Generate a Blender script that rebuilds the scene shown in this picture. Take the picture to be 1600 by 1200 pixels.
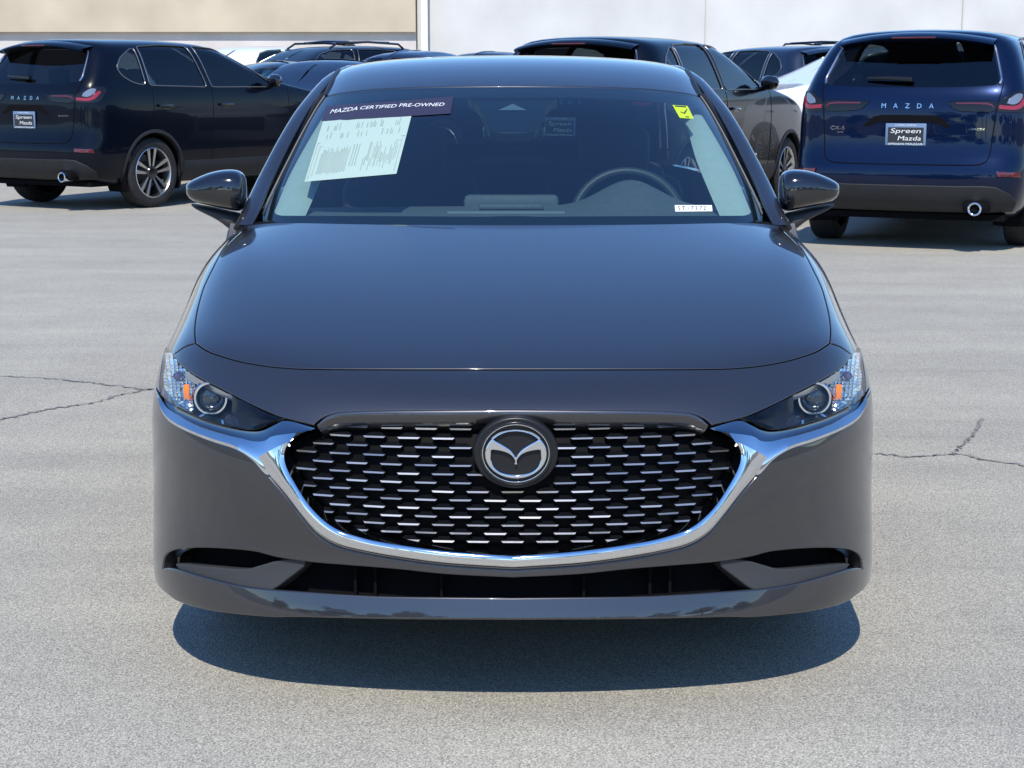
import bpy, bmesh, math, random
import numpy as np
from mathutils import Vector, Matrix
from mathutils.bvhtree import BVHTree
from mathutils.geometry import delaunay_2d_cdt
random.seed(7)
R = math.radians
for o in list(bpy.data.objects): bpy.data.objects.remove(o)
SC = bpy.context.scene
COL = SC.collection

# ------------------------------------------------------------------ camera, sky, sun, exposure
CAM_D, CAM_H, CAM_P, CAM_F = 3.5, 1.38, 0.178, 2640.0        # metres in front of the bumper, height, pitch, focal length in 1600-px units
cam = bpy.data.cameras.new('camera'); camo = bpy.data.objects.new('camera', cam); COL.objects.link(camo)
camo.location = (0, -CAM_D, CAM_H); camo.rotation_euler = (math.pi/2 - CAM_P, 0, 0)
cam.sensor_width = 36; cam.lens = 36*CAM_F/1600; cam.clip_start = 0.05; cam.clip_end = 3000
cam.shift_x = -1/1600
SC.camera = camo
SC.render.resolution_x, SC.render.resolution_y = 1024, 768
SUN_EL, SUN_AZ = R(53), R(-4)                                 # sun behind the camera, slightly to its left
w = bpy.data.worlds.new('World'); SC.world = w; w.use_nodes = True
nt = w.node_tree; bg = nt.nodes['Background']
sky = nt.nodes.new('ShaderNodeTexSky'); sky.sky_type = 'NISHITA'; sky.sun_disc = False
sky.sun_elevation = SUN_EL; sky.sun_rotation = math.pi - SUN_AZ
sky.altitude = 350; sky.air_density = 1.2; sky.dust_density = 0.0; sky.ozone_density = 4.0
hs = nt.nodes.new('ShaderNodeHueSaturation'); hs.inputs['Saturation'].default_value = 1.18; hs.inputs['Hue'].default_value = 0.507
nt.links.new(sky.outputs[0], hs.inputs['Color']); nt.links.new(hs.outputs[0], bg.inputs[0]); bg.inputs[1].default_value = 0.15
sun = bpy.data.lights.new('sun', 'SUN'); suno = bpy.data.objects.new('sun', sun); COL.objects.link(suno)
sun.energy = 3.5; sun.angle = R(0.53); sun.color = (1, 0.95, 0.86)
sd = Vector((math.sin(SUN_AZ)*math.cos(SUN_EL), -math.cos(SUN_AZ)*math.cos(SUN_EL), math.sin(SUN_EL)))
suno.rotation_euler = sd.to_track_quat('Z', 'Y').to_euler(); suno.location = sd*50
SC.view_settings.view_transform = 'Standard'; SC.view_settings.look = 'None'
SC.view_settings.exposure = 0.57; SC.view_settings.gamma = 1.0; SC.view_settings.use_curve_mapping = False
SC.render.engine = 'CYCLES'
SC.cycles.max_bounces = 10; SC.cycles.transparent_max_bounces = 16; SC.cycles.glossy_bounces = 6

# ------------------------------------------------------------------ materials
MATS = {}
def mat(name, col, rough=0.5, metal=0.0, coat=0.0, spec=0.5, noise=None, bump=None, emis=None, coat_rough=0.02, flake=0):
    if name in MATS: return MATS[name]
    m = bpy.data.materials.new(name); m.use_nodes = True; MATS[name] = m
    n = m.node_tree.nodes; l = m.node_tree.links; b = n['Principled BSDF']
    b.inputs['Base Color'].default_value = (*col, 1); b.inputs['Roughness'].default_value = rough
    b.inputs['Metallic'].default_value = metal; b.inputs['Coat Weight'].default_value = coat
    b.inputs['Coat Roughness'].default_value = coat_rough; b.inputs['Specular IOR Level'].default_value = spec
    tc = n.new('ShaderNodeTexCoord')
    if noise:                                                  # (scale, amount): gentle colour variation
        t = n.new('ShaderNodeTexNoise'); t.inputs['Scale'].default_value = noise[0]; t.inputs['Detail'].default_value = 5
        l.new(tc.outputs['Object'], t.inputs['Vector'])
        r = n.new('ShaderNodeValToRGB'); r.color_ramp.elements[0].position = .3; r.color_ramp.elements[1].position = .7
        r.color_ramp.elements[0].color = (*[max(0, c*(1-noise[1])) for c in col], 1)
        r.color_ramp.elements[1].color = (*[min(1, c*(1+noise[1])) for c in col], 1)
        l.new(t.outputs['Fac'], r.inputs['Fac']); l.new(r.outputs['Color'], b.inputs['Base Color'])
    if flake:                                                  # metallic flakes: tiny facets that catch the light
        t = n.new('ShaderNodeTexVoronoi'); t.inputs['Scale'].default_value = 900; l.new(tc.outputs['Object'], t.inputs['Vector'])
        mx = n.new('ShaderNodeMixRGB'); mx.blend_type = 'MULTIPLY'; mx.inputs[0].default_value = flake
        mx.inputs[1].default_value = (*col, 1); l.new(t.outputs['Color'], mx.inputs[2])
        g = n.new('ShaderNodeMixRGB'); g.inputs[0].default_value = .35; g.inputs[2].default_value = (*col, 1)
        l.new(mx.outputs[0], g.inputs[1]); l.new(g.outputs[0], b.inputs['Base Color'])
    if bump:                                                   # (scale, strength)
        t = n.new('ShaderNodeTexNoise'); t.inputs['Scale'].default_value = bump[0]; t.inputs['Detail'].default_value = 3
        l.new(tc.outputs['Object'], t.inputs['Vector'])
        bp = n.new('ShaderNodeBump'); bp.inputs['Strength'].default_value = bump[1]; bp.inputs['Distance'].default_value = .001
        l.new(t.outputs['Fac'], bp.inputs['Height']); l.new(bp.outputs[0], b.inputs['Normal'])
    return m
def glass(name, tint, ior=1.5, rough=0.0, gloss=(1, 1, 1)):
    """thin pane: Fresnel mix of a tinted see-through and a mirror"""
    if name in MATS: return MATS[name]
    m = bpy.data.materials.new(name); m.use_nodes = True; MATS[name] = m
    n = m.node_tree.nodes; l = m.node_tree.links; n.remove(n['Principled BSDF']); out = n['Material Output']
    tr = n.new('ShaderNodeBsdfTransparent'); tr.inputs[0].default_value = (*tint, 1)
    gl = n.new('ShaderNodeBsdfGlossy'); gl.inputs['Roughness'].default_value = rough; gl.inputs[0].default_value = (*gloss, 1)
    fr = n.new('ShaderNodeFresnel'); fr.inputs[0].default_value = ior
    geo = n.new('ShaderNodeNewGeometry')                       # both faces of the pane use the outside index
    mx = n.new('ShaderNodeMixShader'); l.new(tr.outputs[0], mx.inputs[1]); l.new(gl.outputs[0], mx.inputs[2])
    sub = n.new('ShaderNodeMath'); sub.operation = 'SUBTRACT'; sub.inputs[0].default_value = 1; l.new(geo.outputs['Backfacing'], sub.inputs[1])
    ml = n.new('ShaderNodeMath'); ml.operation = 'MULTIPLY'; l.new(fr.outputs[0], ml.inputs[0]); l.new(sub.outputs[0], ml.inputs[1])
    l.new(ml.outputs[0], mx.inputs[0]); l.new(mx.outputs[0], out.inputs[0])
    return m
PAINT = mat('grey_metallic_paint', (.041, .039, .043), .34, .6, 1.0, flake=.6)
PAINT.node_tree.nodes['Principled BSDF'].inputs['Coat IOR'].default_value = 1.74
BLACKPAINT = mat('gloss_black_paint', (.006, .006, .008), .12, 0, 1.0)
NAVYPAINT = mat('deep_blue_paint', (.001, .009, .042), .28, .6, .8, .2, flake=.4)
NAVYPAINT.node_tree.nodes['Principled BSDF'].inputs['Coat IOR'].default_value = 1.42
JETPAINT = mat('jet_black_paint', (.0015, .003, .008), .25, .0, .42, .12)
JETPAINT.node_tree.nodes['Principled BSDF'].inputs['Coat IOR'].default_value = 1.4
CHROME = mat('chrome', (.78, .79, .80), .045, 1.0)
SATIN = mat('satin_silver', (.62, .62, .61), .28, 1.0)
GRILLBLK = mat('gloss_black_plastic', (.006, .007, .009), .18, 0, .3)
DARKPL = mat('charcoal_plastic', (.035, .035, .037), .55, 0, 0, .4, bump=(900, .3))
CLAD = mat('grey_cladding_plastic', (.019, .020, .023), .6, 0, 0, .3, noise=(6, .15), bump=(700, .3))
VOID = mat('black_void', (.004, .004, .005), .9, 0, 0, .1)
RUBBER = mat('tyre_rubber', (.022, .022, .023), .75, 0, 0, .3, noise=(20, .25), bump=(300, .4))
INTDARK = mat('dark_cabin_fabric', (.018, .020, .024), .8, noise=(40, .2))
DASH = mat('dash_vinyl', (.16, .17, .18), .6, noise=(60, .1), bump=(800, .3))
TRIM = mat('pale_pillar_trim', (.68, .72, .64), .75, noise=(30, .04))
FRIT = mat('windscreen_frit', (.010, .011, .013), .35)
PAPER = mat('sticker_paper', (.35, .455, .40), .5)
INK = mat('grey_ink', (.235, .305, .28), .6)
BANNER = mat('banner_vinyl', (.030, .024, .045), .35)
WHITEINK = mat('white_lettering', (.70, .72, .73), .5)
YELLOW = mat('fluorescent_yellow', (.44, .58, .02), .6)
BLACKINK = mat('black_ink', (.02, .02, .02), .7)
AMBER = mat('amber_lens', (.85, .20, .02), .15, 0, .6)
RED = mat('red_lens', (.26, .008, .016), .15, 0, .8)
REDDIM = mat('dark_red_lens', (.09, .008, .012), .12, 0, .8)
SMOKE = mat('smoked_lens', (.008, .007, .008), .12, 0, .3, .3)
CLEARW = mat('clear_lamp_white', (.24, .26, .29), .15, .5, .8)
GLASS = glass('windscreen_glass', (.48, .60, .60), 2.0)
GLASS_S = glass('side_glass', (.56, .70, .68), 1.55)
GLASS_P = glass('privacy_glass', (.075, .085, .10), 1.55)
LENS = glass('lamp_cover', (.95, .97, .98), 1.42)

# ------------------------------------------------------------------ object helpers
def link(o, parent=None):
    COL.objects.link(o)
    if parent is not None: o.parent = parent
    return o
def tag(o, label=None, cat=None, group=None, kind=None):
    if label: o['label'] = label
    if cat: o['category'] = cat
    if group: o['group'] = group
    if kind: o['kind'] = kind
    return o
def empty(name, loc=(0, 0, 0), rz=0):
    o = bpy.data.objects.new(name, None); o.location = loc; o.rotation_euler.z = rz; o.empty_display_size = .2
    return link(o)
def mesh_obj(name, V, F, mats, parent=None, smooth=True, normals=None, mi=None, label=None):
    me = bpy.data.meshes.new(name)
    me.from_pydata([tuple(map(float, v)) for v in V], [], [tuple(map(int, f)) for f in F])
    if not isinstance(mats, (list, tuple)): mats = [mats]
    for m in mats: me.materials.append(m)
    if mi is not None: me.polygons.foreach_set('material_index', np.asarray(mi, dtype=np.int32))
    if smooth: me.polygons.foreach_set('use_smooth', np.ones(len(me.polygons), dtype=bool))
    me.update()
    if normals is not None: me.normals_split_custom_set_from_vertices([tuple(map(float, n)) for n in normals])
    o = bpy.data.objects.new(name, me); link(o, parent)
    if label: o['label'] = label
    return o
class MB:
    """collects simple solids for ONE part"""
    def __init__(s): s.V = []; s.F = []; s.M = []
    def add(s, V, F, m=0):
        b = len(s.V); s.V += [tuple(v) for v in V]; s.F += [tuple(i+b for i in f) for f in F]; s.M += [m]*len(F); return s
    def box(s, c, d, m=0, rot=None, bev=0.0):
        bm = bmesh.new(); bmesh.ops.create_cube(bm, size=1)
        for v in bm.verts: v.co = Vector((v.co.x*d[0], v.co.y*d[1], v.co.z*d[2]))
        if bev: bmesh.ops.bevel(bm, geom=bm.edges[:], offset=bev, segments=2, affect='EDGES', profile=.5)
        M = (rot.to_matrix() if hasattr(rot, 'to_matrix') else rot) if rot is not None else Matrix.Identity(3)
        bm.verts.index_update()
        s.add([tuple(M @ v.co + Vector(c)) for v in bm.verts], [[v.index for v in f.verts] for f in bm.faces], m); bm.free(); return s
    def tube(s, pts, rad, n=10, m=0, cap=True, sq=None):
        """swept tube; rad a number or list; sq=(a,b) squashes the section sideways/upwards"""
        P = [Vector(p) for p in pts]; rr = rad if isinstance(rad, (list, tuple)) else [rad]*len(P)
        V = []; F = []; up = Vector((0, 0, 1))
        for i, p in enumerate(P):
            t = (P[min(i+1, len(P)-1)] - P[max(i-1, 0)]).normalized()
            a = t.cross(up); a = a.normalized() if a.length > 1e-4 else Vector((1, 0, 0)); b = a.cross(t).normalized()
            for k in range(n):
                th = 2*math.pi*k/n; q = sq or (1, 1)
                V.append(p + a*math.cos(th)*rr[i]*q[0] + b*math.sin(th)*rr[i]*q[1])
        for i in range(len(P)-1):
            for k in range(n): F.append((i*n+k, i*n+(k+1) % n, (i+1)*n+(k+1) % n, (i+1)*n+k))
        if cap: F.append(tuple(range(n))[::-1]); F.append(tuple((len(P)-1)*n+k for k in range(n)))
        return s.add(V, F, m)
    def lathe(s, prof, n=32, axis='x', c=(0, 0, 0), m=0):
        """profile [(along axis, radius)] turned round the axis through c"""
        V = []; F = []; k = len(prof)
        for i in range(n):
            th = 2*math.pi*i/n; ca, sa = math.cos(th), math.sin(th)
            for a, r in prof:
                if axis == 'x': V.append((c[0]+a, c[1]+r*ca, c[2]+r*sa))
                elif axis == 'y': V.append((c[0]+r*ca, c[1]+a, c[2]+r*sa))
                else: V.append((c[0]+r*ca, c[1]+r*sa, c[2]+a))
        for i in range(n):
            j = (i+1) % n
            for q in range(k-1): F.append((i*k+q, j*k+q, j*k+q+1, i*k+q+1))
        return s.add(V, F, m)
    def build(s, name, mats, parent=None, smooth=True, label=None, sharp=None):
        o = mesh_obj(name, s.V, s.F, mats, parent, smooth, mi=s.M, label=label)
        bm = bmesh.new(); bm.from_mesh(o.data); bmesh.ops.recalc_face_normals(bm, faces=bm.faces[:]); bm.to_mesh(o.data); bm.free()
        if smooth: o.data.set_sharp_from_angle(angle=R(sharp or 38))
        return o

# ------------------------------------------------------------------ smooth surfaces and the panels cut from them
def bs(t):
    """cubic B-spline weights for the four controls round parameter t (fraction)"""
    return np.stack([(1-t)**3/6, (3*t**3-6*t**2+4)/6, (-3*t**3+3*t**2+3*t+1)/6, t**3/6], -1)
def dbs(t):
    return np.stack([-(1-t)**2/2, (9*t**2-12*t)/6, (-9*t**2+6*t+3)/6, t**2/2], -1)
class Surf:
    """B-spline sheet over a half car: rows u, columns v>=0; v<0 is the mirror half (x flipped)"""
    def __init__(s, net, sym_v1=False, sym_u1=False, su=.1, sv=.1, flipn=False):
        N = np.array(net, float); mir = np.array([-1, 1, 1.])
        lo = N[:, 1:2]*mir; hi = N[:, -2:-1]*mir if sym_v1 else 2*N[:, -1:]-N[:, -2:-1]
        N = np.concatenate([lo, N, hi], 1)
        top = N[-2:-1]*mir if sym_u1 else 2*N[-1:]-N[-2:-1]
        N = np.concatenate([2*N[:1]-N[1:2], N, top], 0)
        s.N = N; s.nu = N.shape[0]-2; s.nv = N.shape[1]-2; s.su = su; s.sv = sv; s.flip = -1 if flipn else 1
    def ev(s, uv, off=0):
        uv = np.atleast_2d(np.asarray(uv, float)); u = np.clip(uv[:, 0], 0, s.nu-1-1e-6); v0 = uv[:, 1]; sg = np.where(v0 < 0, -1., 1.)
        v = np.clip(np.abs(v0), 0, s.nv-1-1e-6)
        i = np.floor(u).astype(int); j = np.floor(v).astype(int); fu = u-i; fv = v-j
        wu, wv, du, dv = bs(fu), bs(fv), dbs(fu), dbs(fv)
        C = s.N[(i[:, None]+np.arange(4))[:, :, None], (j[:, None]+np.arange(4))[:, None, :]]
        P = np.einsum('na,nb,nabk->nk', wu, wv, C); Pu = np.einsum('na,nb,nabk->nk', du, wv, C); Pv = np.einsum('na,nb,nabk->nk', wu, dv, C)
        n = np.cross(Pv, Pu); n /= np.maximum(np.linalg.norm(n, axis=1, keepdims=True), 1e-12); n *= s.flip
        P[:, 0] *= sg; n[:, 0] *= sg
        if np.any(off): P = P + n*np.reshape(off, (-1, 1))
        return P, n
    def bvh(s, k=8):
        if hasattr(s, '_b'): return s._b
        us = np.linspace(0, s.nu-1, (s.nu-1)*k+1); vs = np.linspace(-(s.nv-1), s.nv-1, 2*(s.nv-1)*k+1)
        U, V = np.meshgrid(us, vs, indexing='ij'); s.UV = np.stack([U.ravel(), V.ravel()], 1); P, _ = s.ev(s.UV); s.P = P
        a, b = U.shape; I = np.arange(a*b).reshape(a, b)
        T = np.concatenate([np.stack([I[:-1, :-1], I[1:, :-1], I[1:, 1:]], -1).reshape(-1, 3), np.stack([I[:-1, :-1], I[1:, 1:], I[:-1, 1:]], -1).reshape(-1, 3)])
        s.T = T; s._b = BVHTree.FromPolygons(P.tolist(), T.tolist()); return s._b
    def hit(s, o, d):
        loc, n, idx, dist = s.bvh().ray_cast(Vector(o), Vector(d).normalized())
        if loc is None: return None
        t = s.T[idx]; A, B, C = s.P[t]; v0, v1, v2 = B-A, C-A, np.array(loc)-A
        d00, d01, d11, d20, d21 = v0@v0, v0@v1, v1@v1, v2@v0, v2@v1; den = d00*d11-d01*d01
        b1 = (d11*d20-d01*d21)/den; b2 = (d00*d21-d01*d20)/den
        return s.UV[t[0]]*(1-b1-b2)+s.UV[t[1]]*b1+s.UV[t[2]]*b2
CP, SP = math.cos(CAM_P), math.sin(CAM_P)
def ray(px, py):
    a = (px-801)/CAM_F; b = (600-py)/CAM_F
    return np.array([a, CP+SP*b, -SP+CP*b])
def at(px, py, y):
    """point on the sight line of a photograph pixel at distance y behind the bumper"""
    d = ray(px, py); return np.array([0, -CAM_D, CAM_H])+d*((y+CAM_D)/d[1])
def spl(pts, step=5, closed=False):
    """Catmull-Rom resampling of a polyline"""
    P = np.array(pts, float)
    if len(P) == 2:
        n = max(1, int(np.linalg.norm(P[1]-P[0])/step)); return P[0]+(P[1]-P[0])*np.linspace(0, 1, n+1)[:, None]
    Q = np.concatenate([P[-1:], P, P[:2]]) if closed else np.concatenate([2*P[:1]-P[1:2], P, 2*P[-1:]-P[-2:-1]])
    out = []
    for i in range(len(Q)-3):
        p0, p1, p2, p3 = Q[i:i+4]; n = max(1, int(round(np.linalg.norm(p2-p1)/step)))
        t = (np.arange(n)/n)[:, None]
        out.append(.5*(2*p1+(p2-p0)*t+(2*p0-5*p1+4*p2-p3)*t**2+(3*p1-p0-3*p2+p3)*t**3))
    if not closed: out.append(P[-1:])
    return np.concatenate(out)
def segs(*ss, step=5):
    """outline of smooth runs that meet at corners"""
    out = []
    for q in ss:
        r = spl(q, step); out.append(r if not out else r[1:] if np.linalg.norm(out[-1][-1]-r[0]) < 1e-6 else r)
    return np.concatenate(out)
def px_uv(surf, pts):
    out = []
    for p in pts:
        h = surf.hit((0, -CAM_D, CAM_H), ray(*p))
        if h is not None: out.append(h)
    if len(out) < len(pts): print('px_uv: missed', len(pts)-len(out), 'of', len(pts), 'first', [tuple(np.round(p)) for p in pts if surf.hit((0, -CAM_D, CAM_H), ray(*p)) is None][:3])
    return np.array(out)
def mirv(a): return np.array(a)*np.array([1, -1])
def sym(half):
    """close a left-half outline (ends on the centre line) with its mirror image"""
    h = np.array(half); m = mirv(h)[::-1]
    if abs(h[-1, 1]) < 1e-3: m = m[1:]
    if abs(h[0, 1]) < 1e-3: m = m[:-1]
    return np.concatenate([h, m])
def inside(P, L):
    x, y = P[:, 0][:, None], P[:, 1][:, None]; a = L; b = np.roll(L, -1, 0)
    c = ((a[:, 1] > y) != (b[:, 1] > y)) & (x < (b[:, 0]-a[:, 0])*(y-a[:, 1])/np.where(b[:, 1] == a[:, 1], 1e-12, b[:, 1]-a[:, 1])+a[:, 0])
    return c.sum(1) % 2 == 1
def inset(L, d):
    """move an outline inwards by d (domain units)"""
    L = np.array(L); A = np.sum(L[:, 0]*np.roll(L[:, 1], -1)-np.roll(L[:, 0], -1)*L[:, 1]); s = 1 if A > 0 else -1
    t = np.roll(L, -1, 0)-np.roll(L, 1, 0); t /= np.maximum(np.linalg.norm(t, axis=1, keepdims=True), 1e-9)
    return L+np.stack([-t[:, 1], t[:, 0]], 1)*d*s
def thin(L, d=1e-4):
    keep = [0]
    for i in range(1, len(L)):
        if np.linalg.norm(L[i]-L[keep[-1]]) > d: keep.append(i)
    if np.linalg.norm(L[keep[-1]]-L[0]) < d: keep.pop()
    return L[keep]
def panel(name, surf, outer, mats, parent=None, holes=(), off=0., r=.003, depth=.02, g=.02, gap=0., rims='all', flip=False, join=False, offn=None, label=None, thick=None, mbuild=True):
    """sheet cut from surf along outlines in (row, column) space, with rolled edges; flip = mirror half, join = both halves in one mesh"""
    sc = np.array([surf.su, surf.sv]); loops = []
    for k, L in enumerate([outer]+list(holes)):
        L = thin(np.array(L)*sc)
        if gap: L = inset(L, gap if k == 0 else -gap)
        loops.append(L)
    lo, hi = loops[0].min(0), loops[0].max(0)
    gx, gy = np.meshgrid(np.arange(lo[0]+g/2, hi[0], g), np.arange(lo[1]+g/2, hi[1], g), indexing='ij')
    G = np.stack([gx.ravel(), gy.ravel()], 1); ok = inside(G, loops[0])
    for h in loops[1:]: ok &= ~inside(G, h)
    G = G[ok]
    B = np.concatenate(loops)
    if len(G):
        dm = np.full(len(G), 9.)
        for c in range(0, len(B), 200): dm = np.minimum(dm, np.min(np.linalg.norm(G[:, None]-B[None, c:c+200], axis=2), 1))
        G = G[dm > .45*g]
    pts = np.concatenate([B, G]); E = []; b = 0
    for L in loops: E += [(b+i, b+(i+1) % len(L)) for i in range(len(L))]; b += len(L)
    vo, eo, fo, ov, _, _ = delaunay_2d_cdt([Vector(p) for p in pts.tolist()], E, [], 0, 1e-6)
    X = np.array([tuple(v) for v in vo]); F = np.array([tuple(f) for f in fo if len(f) == 3])
    cen = X[F].mean(1); ok = inside(cen, loops[0])
    for h in loops[1:]: ok &= ~inside(cen, h)
    F = F[ok]
    remap = {}
    for i, src in enumerate(ov):
        for q in src: remap[q] = i
    fn = (lambda uv: off if offn is None else off+offn(uv))
    P, N = surf.ev(X/sc, 0); P = P+N*np.reshape(fn(X/sc), (-1, 1))
    if offn is not None:                                       # normals of the offset sheet
        e = 1e-3
        def pos(Y):
            p, n = surf.ev(Y/sc); return p+n*np.reshape(fn(Y/sc), (-1, 1))
        a = pos(X+[e, 0])-pos(X-[e, 0]); bb = pos(X+[0, e])-pos(X-[0, e]); N2 = np.cross(bb, a)
        N2 /= np.maximum(np.linalg.norm(N2, axis=1, keepdims=True), 1e-12); N2 *= np.sign(np.sum(N2*N, 1, keepdims=True)); N = N2
    # face orientation follows the normals
    fnrm = np.cross(P[F[:, 1]]-P[F[:, 0]], P[F[:, 2]]-P[F[:, 0]]); sw = np.sum(fnrm*N[F[:, 0]], 1) < 0; F[sw] = F[sw][:, ::-1]
    V = [P]; NN = [N]; FF = [tuple(f) for f in F]; base = len(P); b = 0
    for k, L in enumerate(loops):
        n = len(L); idx = [remap.get(b+i, None) for i in range(n)]; b += n
        if rims is None or (rims == 'holes' and k == 0) or None in idx: continue
        idx = np.array(idx); p = P[idx]; nn = N[idx]
        q2 = inset(L, .003 if k == 0 else -.003); q, _ = surf.ev(q2/sc); q = q+nn*np.reshape(fn(q2/sc), (-1, 1))
        t = np.roll(p, -1, 0)-np.roll(p, 1, 0); t /= np.maximum(np.linalg.norm(t, axis=1, keepdims=True), 1e-9)
        o = p-q; o -= nn*np.sum(o*nn, 1, keepdims=True); o -= t*np.sum(o*t, 1, keepdims=True); o /= np.maximum(np.linalg.norm(o, axis=1, keepdims=True), 1e-9)
        prev = idx
        for a in ([30, 60, 90] if r > 0 else [])+['d']:
            if a == 'd': pp = p+o*r-nn*(r+depth); pn = o
            else: ar = R(a); pp = p+o*r*math.sin(ar)-nn*r*(1-math.cos(ar)); pn = nn*math.cos(ar)+o*math.sin(ar)
            cur = np.arange(base, base+n); base += n; V.append(pp); NN.append(pn)
            for i in range(n):
                j = (i+1) % n; f = (prev[i], prev[j], cur[j], cur[i])
                c = np.cross(V_at(V, prev[j])-V_at(V, prev[i]), V_at(V, cur[i])-V_at(V, prev[i])) if i == 0 else None
                if i == 0: fl = c@pn[0] < 0
                FF.append(f[::-1] if fl else f)
            prev = cur
    V = np.concatenate(V); NN = np.concatenate(NN)
    if flip: V = V*[-1, 1, 1]; NN = NN*[-1, 1, 1]; FF = [f[::-1] for f in FF]
    if join:
        m = len(V); FF = FF+[tuple(i+m for i in f[::-1]) for f in FF]; V = np.concatenate([V, V*[-1, 1, 1]]); NN = np.concatenate([NN, NN*[-1, 1, 1]])
    if not mbuild: return V, FF, NN
    return mesh_obj(name, V, FF, mats, parent, True, NN, label=label)
def V_at(V, i):
    for a in V:
        if i < len(a): return a[i]
        i -= len(a)
def loft(name, rails, mats, parent=None, flip=False, join=False, smooth=True, sharp=60, caps=False, closed=False):
    """strip through rails (each an n x 3 polyline with the same n)"""
    Rr = np.array(rails, float); m, n = Rr.shape[:2]; V = Rr.reshape(-1, 3); F = []
    for i in range(m if closed else m-1):
        for j in range(n-1):
            k = (i+1) % m; F.append((i*n+j, i*n+j+1, k*n+j+1, k*n+j))
    if caps: F.append(tuple(i*n for i in range(m))); F.append(tuple(i*n+n-1 for i in range(m))[::-1])
    if flip: V = V*[-1, 1, 1]; F = [f[::-1] for f in F]
    if join:
        c = len(V); F = F+[tuple(i+c for i in f[::-1]) for f in F]; V = np.concatenate([V, V*[-1, 1, 1]])
    o = mesh_obj(name, V, F, mats, parent, smooth)
    if smooth: o.data.set_sharp_from_angle(angle=R(sharp))
    return o
def resamp(P, n):
    P = np.array(P, float); d = np.r_[0, np.cumsum(np.linalg.norm(np.diff(P, axis=0), axis=1))]; t = np.linspace(0, d[-1], n)
    return np.stack([np.interp(t, d, P[:, k]) for k in range(P.shape[1])], 1)
def text_mesh(s, shear=0.0, space=1.0):
    """2-D letter outlines as triangles, in a box of width 1 (returns verts, faces, height)"""
    c = bpy.data.curves.new('t', 'FONT'); c.body = s; c.size = 1; c.shear = shear; c.space_character = space; c.resolution_u = 3; c.fill_mode = 'FRONT'
    o = bpy.data.objects.new('t', c); COL.objects.link(o); dg = bpy.context.evaluated_depsgraph_get(); me = bpy.data.meshes.new_from_object(o.evaluated_get(dg))
    V = np.array([v.co[:] for v in me.vertices]).reshape(-1, 3); F = [tuple(p.vertices) for p in me.polygons]
    bpy.data.objects.remove(o); bpy.data.curves.remove(c); bpy.data.meshes.remove(me)
    lo, hi = V[:, :2].min(0), V[:, :2].max(0)
    return (V[:, :2]-lo)/(hi-lo), F
def quad_map(q, st):
    """bilinear map of unit square (s right, t up) into a quad given as bottom-left, bottom-right, top-right, top-left"""
    q = np.array(q, float); s, t = st[:, :1], st[:, 1:2]
    return q[0]*(1-s)*(1-t)+q[1]*s*(1-t)+q[2]*s*t+q[3]*(1-s)*t

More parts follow.
